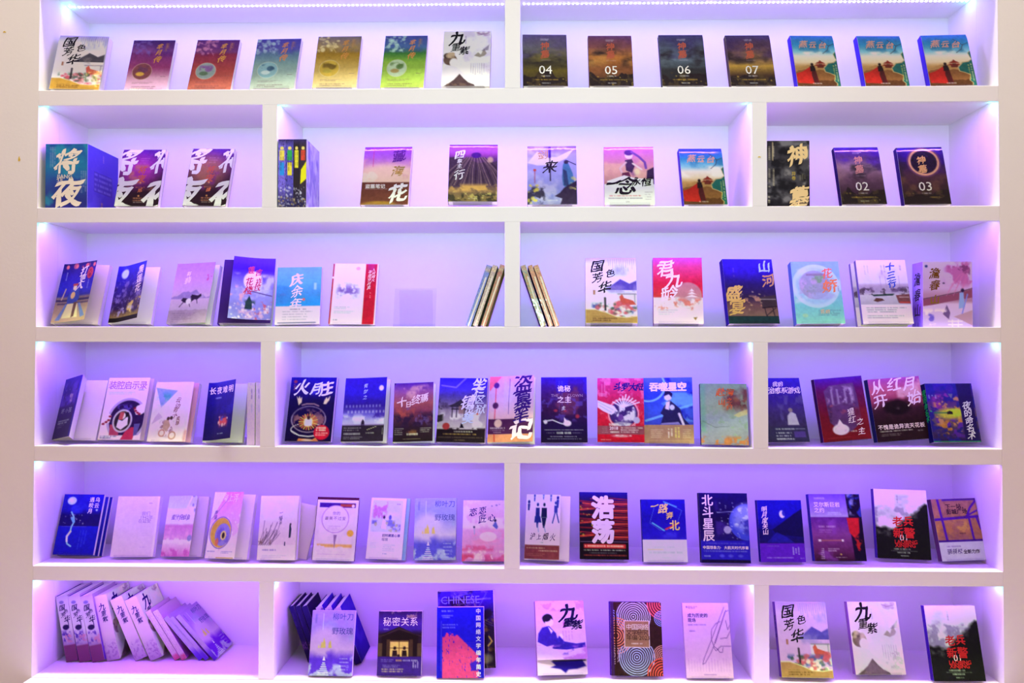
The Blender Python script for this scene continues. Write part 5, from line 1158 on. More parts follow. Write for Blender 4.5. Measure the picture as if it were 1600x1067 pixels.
a.r(.03, .96, .97, .967, 'd8a890', .7).t(.14, .80, .40, 'e8d0c8', 5, .028, .008, .7).t(.78, .80, .96, 'e8d0c8', 5, .028, .008, .7).t(.78, .50, .94, 'f0e0d8', 2, .06, .016, .9, True).t(.76, .64, .94, 'e8d078', 2, .06, .018, .95, True)
for i, ch in enumerate('吞噬星空'): a.T(ch, .22 + i * .19, .145, .19, 'f0ecfc', 'X')
display(413, 4, P[413], a, 'electric blue book with young figure and tan lower band, overlapping crimson book', 'm', spine='2a30c0', back='c0b0e0', tfix=.018)
a = Art(4, seed=114)
a.g((0, '7a8890'), (.4, '9a9aa8'), (.6, '9a98d0'), (1, '8a78b0')).n('6a3048', 3, .46, .2, .95, b=(.35, 0, 1, .5), edge=.15).n('9a5048', 4, .5, .15, .8, b=(.45, .2, 1, .5)).n('8a98a0', 9, .6, .08, .6).n('c06850', 9, .5, .1, .9, b=(0, .84, 1, 1), edge=.06).n('d8d0e8', 5, .58, .1, .8, b=(.5, .4, 1, .7)).p([(.70, .52), (.84, .46), (1, .42), (1, .50), (.8, .55)], 'd8b8a0', .8).r(0, 0, .1, .8, '4a9a90', .4, 5).l([(.04, .62), (.3, .72), (.6, .7)], .01, '6a6a90')
a.T('赴', .44, .14, .20, 'd85038', 'f').T('山', .46, .30, .16, 'd85038', 'f').T('海', .64, .14, .18, 'd85038', 'f').T('之约', .62, .28, .13, 'd85038', 'f').t(.84, .2, .3, 'a09aa8', 2, .05, .01, .7, True)
display(414, 4, P[414], a, 'iridescent silver-green book with red script title, right end of middle bay, fourth row', 'g', spine='1a1460', back='6a58b0', tfix=.026)
a = Art(4, seed=115)
a.g((0, '2414c0'), (.25, '2a1498'), (.5, '3c2878'), (.76, '34285a'), (.77, '2c2854'), (1, '34305a')).n('5a4498', 4, .5, .15, .7, b=(.2, .25, 1, .75), sx=2).p([(.60, .74), (.62, .60), (.70, .53), (.80, .57), (.84, .74)], 'b8a8c8').e(.70, .51, .045, .035, '8a7088').r(0, .77, 1, 1, '302a58').t(.32, .80, .72, 'f0e8fa', 1, .04, .014).t(.32, .86, .66, 'd8ccf0', 3, .045, .016).t(.32, .955, .70, 'f0e8fa', 1, .02, .014).r(.70, .84, .94, .93, '5a3aa8', .8).t(.68, .80, .96, 'b8a8d8', 1, .02, .01)
a.T('我的', .46, .10, .11, 'e8dcfa', 'b', 'h').T('治愈系游戏', .36, .20, .145, 'e8dcfa', 'b', 'h', step=.95)
display(415, 4, P[415], a, 'dark blue book half hidden by the right divider with small seated man, fourth row', 'g', spine='1a1080', back='b0a0e0')
a = Art(4, seed=116)
a.g((0, '4a14a8'), (.2, '5a1058'), (.6, '681028'), (1, '7a1420')).p([(.16, .20), (.30, .12), (.80, .10), (.84, .3), (.86, .72), (.62, .86), (.42, .88), (.2, .7)], '5a3070').n('c8a0d8', 6, .45, .12, .9, b=(.18, .12, .80, .45), edge=.08).n('3a1c48', 5, .48, .12, .9, b=(.18, .40, .85, .75)).n('a04060', 8, .6, .1, .7, b=(.2, .3, .8, .6))
for x in (.30, .42, .58, .70): a.r(x, .18, x + .04, .42, 'b898cc', .6, 2)
a.e(.40, .82, .17, .085, 'e0c8ec').p([(.28, .82), (.40, .66), (.52, .82)], 'e8d8f0').n('d8a0e0', 8, .5, .1, .8, b=(.25, .72, .55, .9)).r(.72, .50, 1, .75, '8a1c30', .5, 6)
a.T('猩红', .66, .56, .15, 'e8d8f0', 'f').T('之主', .82, .72, .15, 'e8d8f0', 'f', step=1.3).t(.58, .86, .74, 'e0c8e0', 1, .02, .014).t(.1, .945, .6, 'b03848', 1, .02, .008)
display(416, 4, P[416], a, 'tilted dark red book with ruined palace and pale figure, fourth row right bay', 'm', spine='340a60', back='c8b0e8', hard=True)
a = Art(4, seed=117)
a.g((0, 'a040a8'), (.2, 'b85078'), (.38, '8a3058'), (.5, '381830'), (.75, '241018'), (1, '2c1420')).n('e0a0c0', 3, .5, .15, .8, b=(.5, 0, 1, .36)).n('3a1428', 4, .48, .12, .9, b=(.1, .28, .9, .56), edge=.15).e(.48, .47, .26, .12, '180c14', .9, .4).n('d0a0d8', 6, .5, .12, .9, b=(.28, .46, .72, .66), edge=.12).n('c03a48', 6, .58, .1, .8, b=(.55, .25, 1, .5)).r(0, .72, 1, 1, '281420', .8, 6)
for ch, u, v in (('从', .17, .13), ('红', .50, .11), ('月', .80, .11), ('开', .18, .36), ('始', .84, .34)):
    a.T(ch, u, v, .27, 'f0dcf0', 'b')
a.T('不愧是诡异流天花板', .10, .775, .095, 'f0e4ec', 'B', 'h', step=1.06).t(.08, .84, .72, 'e8d8e4', 1, .03, .013).t(.08, .885, .5, 'b8a0b0', 2, .022, .008).t(.8, .86, .92, 'd8c8d8', 1, .02, .010)
display(417, 4, P[417], a, 'tilted book with large white title over red moonlit sky, fourth row right bay', 'm', spine='1c1c68', back='d0bcf0')
a = Art(4, seed=118)
a.g((0, '2a14a0'), (.3, '4a2080'), (.55, '6a4a70'), (1, '201050')).n('8a2aa0', 7, .5, .1, .9, b=(.08, .05, .7, .5)).n('1c1890', 8, .5, .1, .9).n('d88a60', 8, .56, .08, .8, b=(.1, .2, .7, .75)).n('5a20b0', 8, .55, .08, .8, b=(.1, .5, .7, .95)).e(.46, .52, .30, .09, 'c8b838', .85, .6).e(.56, .50, .16, .06, 'b8d838', .8, .6).r(.10, .495, .40, .515, '2a6a58').p([(.38, .49), (.44, .47), (.5, .49), (.5, .53), (.38, .53)], '180c24').n('c87828', 10, .6, .08, .8, b=(.1, .6, .7, .9)).n('30a068', 9, .58, .08, .9, b=(0, .38, .14, .6)).r(.68, 0, .97, 1, '1a0c58').p([(.66, 0), (.74, 0), (.80, 1), (.70, 1)], '1a0c58').r(0, .985, 1, 1, '28a058').n('3ac090', 5, .45, .2, .9, b=(.5, 0, .66, .05), edge=.02).p([(.46, .18), (.56, .18), (.52, .26)], '6a5a90')
a.T('夜的命名术', .82, .38, .17, 'd8ccf8', 'b', step=.95).t(.20, .05, .28, 'c8b8f0', 3, .07, .014, .8, True)
display(418, 4, P[418], a, 'neon purple and yellow book with green spine lettering, rightmost on fourth row', 'g', spine='0c0c58', back='14104a', tfix=.03, spine_titles=[('夜的命名术', .5, .16, .8, '20a058', 'b', 'v', 1.0, 0, False)])

# ---- fifth row
a = Art(5, seed=201)
a.g((0, '1c10c8'), (.25, '1c12c0'), (.35, '14086c'), (.52, '1a0a68'), (.54, '1a14d8'), (1, '160cb8')).e(.22, .11, .11, .065, 'c8c8f8').e(.20, .105, .06, .035, 'f0ecfc', .7, .6).n('2a24e8', 3, .5, .15, .8, b=(0, .1, .7, .35))
a.l([(.26, .30), (.34, .38), (.37, .46), (.33, .54), (.32, .62), (.26, .72), (.30, .82), (.40, .86)], .035, '8aa8f0').l([(.30, .40), (.36, .46)], .06, '6a90f0').l([(.33, .62), (.26, .70), (.28, .78)], .045, 'e0d0f0').d(16, (.1, .34, .6, .5), .010, 'c8a0e0', .8).r(.08, .535, .7, .54, 'a070d8', .5)
a.T('乌云', .86, .09, .12, 'f2ecfc', 'B', step=1.15).T('遇皎月', .72, .09, .12, 'f2ecfc', 'B', step=1.12).e(.88, .26, .025, .017, 'b0a8f0').t(.52, .06, .14, '9a90e0', 1, .05, .01, .8, True).t(.60, .58, .92, '3a38e8', 3, .07, .014, .7, True)
display(501, 5, P[501], a, 'deep blue book with moon and diving figure, front of a small pile, fifth row', 'm', spine='1010a0', back='c8a8e8', tfix=.0105, pile=.0335)
q = P[501]; M_ = pose(q[0], q[1], max(q[2], FLOOR[5] + .0335 * math.sin(math.radians(q[5])) + .0045), q[5], q[6], q[7])
for k_, (dx, dy, lab) in enumerate(((.010, .0116, 'pale book edge directly behind the deep blue diving-figure book, fifth row'), (.019, .0222, 'rearmost book of the leaning pile behind the deep blue book, fifth row'))):
    o_ = M_ @ Vector((dx, dy, .001))
    b2 = Art(5, 12, 16, seed=300 + k_); b2.g((0, '2a20c0'), (1, '1c14a0'))
    display(5010, 5, (o_.x, o_.y, o_.z - Z0 - .004, q[3], q[4] - .004, q[5], q[6], q[7], .0095), b2, lab, 'm', spine='c8b0e8', back='c8b0f0', with_stand=False)
a = Art(5, seed=202)
a.g((0, 'd8a4ee'), (1, 'd89ef0'))
for i, s in enumerate(('我们', '1942年', '在延安')): a.T(s, .60 if i else .66, .29 + i * .062, .10, '9a68c8', 's', 'w' if i == 1 else 'h', step=1.0)
a.r(.955, 0, 1, 1, 'e8ccf6').t(.74, .115, .84, '9a68c8', 1, .02, .011).t(.62, .50, .86, 'c08ae0', 6, .03, .008, .5).t(.66, .84, .8, 'b07ad8', 1, .02, .008)
display(502, 5, P[502], a, 'plain pink book with small grey title at right, fifth row left', 'm', spine='d0a0ec', back='d8b8f0')
a = Art(5, seed=203)
a.g((0, 'b898e4'), (.2, 'c0a4e8'), (.22, 'e0c0f0'), (.45, 'dcb8ee'), (.5, 'c868d0'), (.72, 'd07cd8'), (.74, 'e0b0ec'), (1, 'c860c8')).n('e4c8f4', 4, .5, .15, .9, b=(0, .15, 1, .5)).n('e088e0', 5, .5, .15, .8, b=(0, .5, 1, .72)).n('e8c0f0', 6, .5, .12, .8, b=(0, .68, 1, .82)).n('c048b8', 6, .5, .12, .8, b=(0, .85, 1, 1)).l([(.82, .02), (.70, .2), (.80, .26)], .06, 'd8a8e4', .8).n('7a60b0', 9, .58, .1, .7, b=(.7, 0, 1, .3)).e(.92, .70, .08, .05, '7a68d0', .8)
for i, ch in enumerate('蜜汁炖鱿鱼'): a.T(ch, .24 + i * .135, .36, .135, '7a4ac0', 'f')
display(503, 5, P[503], a, 'pink layered watercolour jacket narrower than its lilac book, fifth row', 'm', flap=lambda w, h: hinge(w, h, w * .78, 12, top=.001), body='cc98ee', spine='c890e0')
a = Art(5, seed=204)
a.g((0, 'd868c8'), (.35, 'd880d8'), (.6, 'dca8e8'), (1, 'e0b4ee')).p([(0, 0), (.4, 0), (0, .45)], 'd8a8ec').p([(1, .0), (1, .6), (.4, .9), (.3, .4)], 'd888dc', .6).n('e8b0e8', 7, .5, .1, .8, b=(.4, .3, 1, .8)).l([(.02, .42), (.55, .06)], .008, '7a50a0').ring(.40, .62, .36, .02, '6a48b8', 1, rv=.235).e(.40, .62, .34, .222, 'c88848').e(.47, .65, .26, .17, '8a68d8').n('6a48c8', 9, .5, .12, .8, b=(.25, .52, .72, .8), edge=.05).e(.50, .66, .10, .07, 'd8a888').e(.50, .66, .05, .045, '2a1c28').e(.30, .76, .06, .06, 'c85a48', .8).T('海上浮', .38, .09, .19, 'f4ecfa', 'f', 'h', step=1.0).T('弄潮', .14, .32, .10, '4a30a0', 'f', 'v').t(.04, .90, .3, '6a48b0', 1, .02, .012).t(.5, .9, .9, '6a48b0', 2, .02, .008).r(.35, .985, .95, 1, 'b87848')
display(504, 5, P[504], a, 'pink jacket with round orange and violet bowl picture over white book, fifth row', 'm', flap=lambda w, h: hinge(w, h, w * .80, 14, top=.006, bot=.001), body='dcc4f6', spine='d0a8e8')
a = Art(5, seed=205)
a.g((0, 'dcb8ee'), (.4, 'd8a4ea'), (.76, 'd8a0ea'), (.77, 'dcacee'), (1, 'dcb0ee')).n('e4c8f4', 4, .5, .15, .7, b=(0, 0, 1, .4))
R_ = random.Random(4)
for k in range(16):
    x, y = .02 + .05 * (k % 7), .78; dx = .10 + .5 * R_.random()
    x2, y2 = x + dx * .55, y - .18 - .22 * R_.random()
    a.l([(x, y), ((x + x2) / 2 + .03, (y + y2) / 2), (x2, y2)], .012, '5a3a70', .75).l([((x + x2) / 2 + .03, (y + y2) / 2), ((x + x2) / 2 + .12, (y + y2) / 2 - .07)], .008, '6a4a80', .7)
a.n('6a4050', 12, .56, .08, .8, b=(0, .66, .35, .78)).r(0, .775, 1, 1, 'dcb0ee').p([(.80, .46), (.83, .44), (.86, .52), (.85, .65), (.80, .66)], '1c2448').e(.83, .445, .02, .016, '1c1430').r(.69, .72, .72, .78, '2a2a50')
a.T('一纸', .56, .27, .10, '5a38a0', 'f', step=1.2).T('淑念', .56, .38, .07, '5a38a0', 'f').t(.54, .05, .18, '6a48b0', 1, .05, .012, .7, True).t(.12, .845, .5, '5a38a0', 1, .02, .016).t(.12, .93, .8, '8a60c0', 2, .025, .007, .5)
display(505, 5, P[505], a, 'pink book with bare branches and dark walking figure, fifth row', 'm', flap=lambda w, h: hinge(w, h, w * 1.0, 5), body='dcb8f0', spine='e0c0f2')
lp = pose(-.820, .098, FLOOR[5] + .0125, 16, -4, 9.5)
lr = empty('loose_booklet', lp)
tag(lr, 'white booklet tilted sideways behind the bare-branch book, fifth row', 'booklet')
box('page_block', (-.068, .068, .0008, .0058, .0005, .193), M_PAPER, lr)
box('front_cover', (-.068, .068, 0, .0007, 0, .1935), solid('e0c0f4', 5), lr); box('back_cover', (-.068, .068, .0059, .0066, 0, .1935), solid('e0c0f4', 5), lr)
a = Art(5, seed=206)
a.g((0, 'dcb4ee'), (.5, 'd8a4ea'), (1, 'd8a8ee')).r(.06, .05, .94, .13, '3a1490').n('a83a30', 3, .4, .2, .9, b=(.55, .05, .94, .13), edge=.03).r(.06, .13, .94, .95, 'd8a4e8').n('e4b8ee', 4, .5, .2, .8, b=(.06, .13, .94, .95)).e(.47, .32, .33, .23, 'a058c8').e(.47, .32, .318, .222, 'dca8ec').e(.88, .10, .035, .025, 'f4e4f0').e(.86, .55, .08, .055, 'd89048').n('d8884a', 5, .5, .1, .8, b=(.06, .72, .94, .80), edge=.03).p([(.46, .58), (.54, .58), (.52, .68), (.50, .82), (.48, .70)], '8a5aa8').t(.1, .9, .8, 'a868d0', 1, .02, .006, .5)
for i, ch in enumerate('最美不过爱'): a.T(ch, .26 + i * .105, .31, .09, '8a50b8', 's')
a.T('你的', .44, .225, .09, '8a50b8', 's', 'h').t(.3, .44, .62, 'a068c8', 3, .03, .008, .6)
display(506, 5, P[506], a, 'pink booklet with round frame and orange blot in front of a maroon book, fifth row', 'm', spine='dcb8f0', back='3a1040', tfix=.012, pile=.0240)
q = P[506]; M_ = pose(q[0], q[1], max(q[2], FLOOR[5] + .0240 * math.sin(math.radians(q[5])) + .0045), q[5], q[6], q[7])
o_ = M_ @ Vector((-.004, .0128, .0005))
b2 = Art(5, 12, 16, seed=310); b2.g((0, '4a1040'), (1, '3a0c38'))
display(5060, 5, (o_.x, o_.y, o_.z - Z0, q[3] + .004, q[4] + .010, q[5], q[6], q[7], .010), b2, 'maroon book showing around the round-frame booklet, fifth row', 'm', spine='3a0c30', back='2a0828', with_stand=False)
a = Art(5, seed=207)
a.g((0, 'e4c4f6'), (1, 'dcb0f2')).r(.06, .04, .90, .56, 'c8a8f0').n('c060c8', 8, .45, .12, .9, b=(.06, .04, .5, .36), edge=.05).n('e0c8f8', 4, .5, .15, .8, b=(.4, .04, .9, .4)).n('6a58d8', 6, .48, .12, .9, b=(.06, .36, .9, .56), edge=.03).p([(.34, .50), (.38, .34), (.46, .38), (.50, .52)], 'f0e4fa').e(.41, .32, .03, .025, '2a1c50').e(.58, .32, .04, .04, '5a4ac8').p([(.54, .36), (.64, .36), (.66, .46), (.52, .46)], '7a68e0').d(10, (.08, .4, .9, .54), .03, 'a89070', .7)
a.T('旧时藏匿心事', .44, .615, .08, '5a40b0', 'B', 'h').T('绽放', .44, .68, .085, '5a40b0', 's', 'h').t(.74, .10, .86, '6a4ab8', 1, .02, .01).t(.44, .77, .8, '8a60d0', 4, .03, .008, .6).t(.08, .74, .3, '9a70d8', 4, .025, .007, .5).t(.44, .91, .58, '6a4ab8', 1, .02, .011)
display(507, 5, P[507], a, 'white book with framed garden painting, front of a blue-edged pair, fifth row', 'm', spine='e0c8f8', back='6a88f0', tfix=.010, pile=.0260)
q = P[507]; M_ = pose(q[0], q[1], max(q[2], FLOOR[5] + .0260 * math.sin(math.radians(q[5])) + .0045), q[5], q[6], q[7])
o_ = M_ @ Vector((.008, .0108, .0005))
b2 = Art(5, 12, 16, seed=311); b2.g((0, 'a0a8f8'), (1, '8a90f4'))
display(5070, 5, (o_.x, o_.y, o_.z - Z0, q[3] + .006, q[4] + .002, q[5], q[6], q[7], .014), b2, 'blue-edged book behind the framed garden painting book, fifth row', 'm', spine='6a88f0', back='b090f0', with_stand=False)
display(508, 5, P[508], liuye(5, 6, '9a86ec', '5444e0', 'd0a8f0'), 'violet-blue castle and stairs book in clear wrap, fifth row centre left', 'w', spine='5a58e0', back='5a50d0')
a = Art(5, seed=209)
a.g((0, 'dc9cee'), (.5, 'd888e4'), (1, 'd070d0')).n('e8b8f4', 4, .5, .15, .7, b=(0, 0, 1, .5)).n('e078d0', 5, .45, .12, .9, b=(.2, .45, 1, .8), edge=.1).n('d0489c', 5, .46, .1, .9, b=(0, .72, .75, .86), edge=.05).n('e4a8ec', 6, .5, .12, .9, b=(.1, .80, 1, 1)).n('c83878', 5, .5, .1, .9, b=(0, .86, .3, 1)).n('c83a90', 5, .5, .1, .8, b=(.4, .86, 1, 1)).e(.60, .60, .20, .08, 'e8b0f0', .8).p([(.70, .42), (.77, .34), (.83, .44), (.80, .48)], '5a50d0').e(.76, .335, .03, .022, '1c1450').l([(.27, .46), (.28, .56)], .03, 'b088d8').e(.27, .445, .022, .016, '2a1c60').d(4, (.6, .04, .9, .1), .015, '7a58b8')
a.T('恋', .24, .20, .19, '34188c', 'f').T('恋', .46, .17, .18, '34188c', 'f').T('匠', .46, .31, .19, '34188c', 'f').T('心', .68, .29, .18, '34188c', 'f')
display(509, 5, P[509], a, 'pink cloud book with two tiny figures touching the centre divider, fifth row', 'm', spine='d080d8', back='c890e8')
a = Art(5, seed=210)
a.g((0, 'd8c0f8'), (1, 'e0bcf4')).e(.50, .32, .5, .22, 'e8d8fc', .7, .6)
for x, y, s, c in ((.08, .10, .7, '1c1c88'), (.24, .0, .5, '3a3ac0'), (.50, -.02, .45, '5a58d0'), (.72, .0, .5, '4a48c0'), (.92, .03, .8, '1c1890')):
    a.e(x, y + .02, .035 * s + .01, .028, c).p([(x - .05 * s, y + .05), (x + .05 * s, y + .05), (x + .03 * s, y + .22 * s), (x - .04 * s, y + .22 * s)], c, .9)
for x, c, wd in ((.34, '20208c', .055), (.53, '141450', .075)):
    a.e(x, .16, .035, .028, c).p([(x - wd, .21), (x + wd, .21), (x + wd * 1.15, .36), (x - wd * 1.15, .36)], c).p([(x - wd, .36), (x + wd, .36), (x + wd * .3, .52), (x - wd * .3, .52)], c)
a.p([(.26, .34), (.42, .34), (.46, .44), (.25, .44)], '20208c').e(.86, .13, .03, .025, '2a2a98').p([(.82, .17), (.92, .17), (.92, .28), (.82, .28)], '2a2a98').l([(.85, .28), (.78, .44)], .035, '2a2a98').l([(.89, .28), (.96, .43)], .035, '2a2a98').l([(.35, .46), (.38, .58)], .03, '8a78d0', .7).l([(.54, .50), (.58, .58)], .03, '7a68c8', .7)
a.r(0, .785, 1, 1, '7a2c48').n('8a3858', 5, .5, .2, .5, b=(0, .8, 1, 1)).t(.06, .83, .6, 'e0b0c0', 1, .02, .011).t(.4, .87, .96, 'e0b0c0', 1, .02, .013).t(.06, .92, .6, 'a85a70', 2, .025, .008)
a.T('沪', .22, .655, .15, '30184c', 'f').T('上', .40, .66, .14, '30184c', 'f').T('烟', .59, .655, .16, '30184c', 'f').T('火', .80, .66, .16, '30184c', 'f').t(.42, .745, .54, '5a3a80', 1, .02, .009)
display(510, 5, P[510], a, 'white jacket with walking silhouettes and brown band, right of centre divider, fifth row', 'm', flap=lambda w, h: hinge(w, h, w * .80, 10, top=.003, bot=.003), body='dcb8f4', spine='e0c4f8')
a = Art(5, seed=211)
a.g((0, '1c0c98'), (.1, '180a60'), (.3, '200c30'), (1, '160a18'))
R_ = random.Random(9)
for k in range(19):
    y = .10 + .033 * k; x = R_.random() * .5
    a.l([(0 if k % 2 else x, y), (.3, y + .02 * math.sin(k)), (.6, y - .012 * math.cos(k * 2)), (1, y + .01)], .016 + .01 * (k % 3), ('c02030', '8a1428', 'd83a38')[k % 3], .85)
a.r(.30, .08, .68, .72, '1c0a24', .55, 6).d(12, (0, .2, .3, .7), .015, 'c89038').r(0, .745, 1, 1, '160a18').r(0, .738, 1, .744, '8a58a8').r(.08, .775, .94, .835, 'c82838').t(.10, .805, .92, 'f8e8ec', 1, .03, .019).t(.08, .865, .94, 'e8d8ec', 1, .03, .012).t(.18, .905, .76, 'b0a0c0', 1, .03, .008).t(.08, .94, .96, 'd04048', 1, .02, .013)
a.T('浩', .48, .235, .47, 'f0e6fa', 'X').T('荡', .48, .595, .47, 'f0e6fa', 'X').t(.88, .10, .24, '9a88d0', 1, .03, .022, .9, True)
display(511, 5, P[511], a, 'black and red streaked book with two huge white block characters, fifth row', 'm', spine='18082c', back='c0a0e8')
a = Art(5, seed=212)
a.g((0, '1a0cb8'), (.3, '1608a8'), (.6, '2410d0'), (.645, '2a14d0'), (.65, 'd0b8f0'), (1, 'ccb0f0')).r(0, .65, 1, 1, 'cfb6f0').l([(.30, .12), (.18, .38), (.42, .50), (.76, .46), (.92, .18), (.60, .06), (.36, .1)], .008, '6a78e8', .8).l([(.52, .04), (.80, .12)], .03, '6ab0f0', .7).l([(.24, .38), (.50, .50)], .03, '6ab8f4', .8).n('3a28f0', 6, .5, .15, .8, b=(.2, .5, .8, .65)).t(.26, .765, .74, 'a890c8', 1, .02, .010, .6).r(.1, .80, .46, .806, 'd08a48').t(.10, .85, .92, '9a88b8', 1, .03, .022, .6).t(.42, .93, .64, 'a890c8', 1, .02, .007, .6)
a.T('一', .30, .11, .19, 'f0a878', 'b').T('路', .50, .15, .22, 'f4b888', 'b').T('奔', .64, .26, .17, 'f0a870', 'b').T('北', .74, .42, .23, 'f4b080', 'B').l([(.54, .48), (.84, .38)], .035, 'd83038')
display(512, 5, P[512], a, 'royal blue book with orange title and pale lilac lower band, fifth row', 'm', spine='1a0c90', back='c0a0f0')
a = Art(5, seed=213)
a.g((0, '120660'), (.4, '140648'), (.68, '1c0c70'), (.69, '2414c8'), (1, '2214c0')).n('3a1c90', 4, .5, .15, .8, b=(.3, .1, .9, .68)).e(.96, .42, .36, .26, '3a38d8').e(.98, .36, .30, .20, '8a80e8', .8, .5).n('2a20a8', 5, .5, .12, .8, b=(.66, .3, 1, .64), edge=.08).n('c8b8f4', 6, .58, .1, .8, b=(.68, .18, 1, .5), edge=.05).e(.56, .53, .075, .055, '9a80d0').e(.96, .42, .36, .26, '2018a0', 0).d(30, (.3, .1, .9, .66), .009, 'd0c0f4', .9).l([(.36, .28), (.68, .27)], .01, 'a090e0').r(0, .69, 1, 1, '2414c4').r(0, .955, 1, 1, '100630').t(.1, .725, .92, '8a78f0', 1, .02, .008).T('中国想象力·大航天时代序章', .07, .785, .068, 'e8e0fc', 'B', 'h', step=1.06).t(.06, .835, .94, 'b0a0f8', 1, .02, .009).t(.06, .905, .2, 'd0c8fa', 1, .02, .012).e(.42, .90, .05, .02, '4a3ae0').e(.6, .90, .05, .02, '4a3ae0').e(.8, .90, .05, .02, '4a3ae0')
a.T('北斗星辰', .17, .11, .235, 'f2ecfc', 'B', step=1.01).t(.34, .05, .12, 'c8c0f0', 1, .02, .016, .8, True).t(.44, .06, .18, '9a90d8', 1, .02, .009, .6, True)
display(513, 5, P[513], a, 'navy space book with planet and white vertical title, fifth row right of centre', 'm', spine='10064c', back='a080e0')
a = Art(5, seed=214)
a.g((0, '140cb0'), (.3, '160cb8'), (.5, '140a88'), (.70, '180c60'), (.71, '5a18d0'), (1, '5414c8')).e(.55, .23, .065, .06, 'e4dcfc', 1, .3).e(.60, .21, .055, .052, '160cb0', .9, .4).p([(.30, .48), (.55, .36), (.78, .24), (1, .14), (1, .60), (.4, .56)], '100850').p([(0, .46), (.3, .48), (.3, .58), (0, .62)], '120a60', .7).p([(.16, .69), (.40, .52), (.62, .60), (.78, .69)], '2418c0', .6).r(0, .70, 1, 1, '5816cc').t(.14, .745, .44, 'a080f0', 1, .02, .008, .6).t(.76, .74, .9, 'c0a8fa', 3, .06, .014, .8, True).t(.14, .93, .74, 'b898f8', 1, .02, .012).t(.88, .94, .98, 'b898f8', 1, .02, .010)
a.T('明月度关山', .15, .15, .135, 'e8e0fc', 'b', step=.92)
display(514, 5, P[514], a, 'deep blue mountain lake book with moon and purple lower band, fifth row', 'm', spine='1208a0', back='9a70e8')
a = Art(5, seed=215)
a.g((0, '6a3ad0'), (.30, '9a70d8'), (.345, 'a888d8'), (.35, '5a1c90'), (.6, '7a3090'), (.85, '5a1c60'), (1, '34102c')).p([(.72, 0), (1, 0), (1, 1), (.78, 1)], '14082c').n('2a2ab8', 5, .48, .1, .9, b=(.74, 0, 1, .4)).n('9a88d8', 6, .56, .1, .7, b=(.72, 0, .9, .34)).p([(.70, .36), (.94, .36), (.92, .58), (.82, .66), (.73, .58)], 'c0182c').n('c01c28', 8, .52, .1, .9, b=(.80, .6, .97, .9)).n('8a38c0', 4, .5, .15, .6, b=(0, .35, .5, 1)).r(.17, .685, .58, .705, '9a4a68')
a.T('艾尔斯巨岩', .13, .16, .10, 'f0e8fa', 'B', 'h', step=1.04).T('之约', .13, .245, .10, 'f0e8fa', 'B', 'h', step=1.04).t(.1, .065, .32, 'c0a0e8', 1, .02, .02).t(.34, .28, .62, 'd8c8f4', 2, .024, .009).t(.14, .49, .48, 'c890d8', 1, .02, .02).t(.14, .54, .4, 'b070c8', 2, .03, .009).t(.13, .82, .22, 'c8a0e0', 6, .028, .012).t(.28, .82, .5, 'c8a0e0', 2, .028, .012).r(.11, .68, .16, .71, 'f0d8f0').r(.56, .68, .6, .71, 'f0d8f0').e(.52, .9, .015, .01, 'd8a060').t(.42, .945, .64, 'c898d0', 1, .02, .009)
display(515, 5, P[515], a, 'purple book with red cliff patch and dark right edge, fifth row right', 'm', spine='2a18b0', back='b090e8')
display(516, 5, P[516], laobing(5), 'white to black smoky book with red title and 01, fifth row right', 'm', spine='4a20c0', back='d0a8f0')
a = Art(5, seed=217)
a.g((0, '9a5470'), (.3, 'a86068'), (.5, 'a85c50'), (.70, '9a5468'), (.71, 'c0a0ec'), (1, 'c4a4ee')).n('c07a58', 6, .5, .15, .8, b=(0, .35, 1, .68)).n('8a4868', 7, .55, .12, .7, b=(0, 0, 1, .7)).l([(.14, 0), (.20, .70)], .055, '4a14a8').l([(0, .335), (1, .30)], .06, '4a14a8').l([(.72, .32), (.84, .16), (1, .04)], .05, '4a14a8').l([(.78, .32), (.80, .68)], .05, '4a14a8').l([(.7, .3), (1, .2)], .04, '4a14a8').l([(0, .685), (1, .685)], .05, '3a1090').r(.24, 0, 1, .035, '3a14a0', .9, 2).r(0, .70, 1, 1, 'c2a2ee').l([(.95, .3), (1, .5)], .05, '4a14a8')
a.T('下一站，', .35, .13, .115, '2c1434', 'B', 'h', step=1.05).T('彭城广场', .35, .215, .115, '2c1434', 'B', 'h', step=1.05).t(.45, .29, .78, '4a1c48', 2, .022, .010).t(.5, .565, .66, '3a1838', 1, .02, .014).T('骁骑校', .20, .85, .11, '5a3aa0', 'f', 'h', step=1.06).T('全新力作', .55, .86, .09, '241040', 'B', 'h', step=1.02).t(.16, .77, .48, '6a50a8', 1, .02, .013).t(.94, .75, .95, '7a60b8', 1, .05, .012, .6, True)
display(517, 5, P[517], a, 'reddish-brown mosaic map book with lilac lower band, rightmost on fifth row', 'm', spine='5a2878', back='b890e8', tfix=.026)

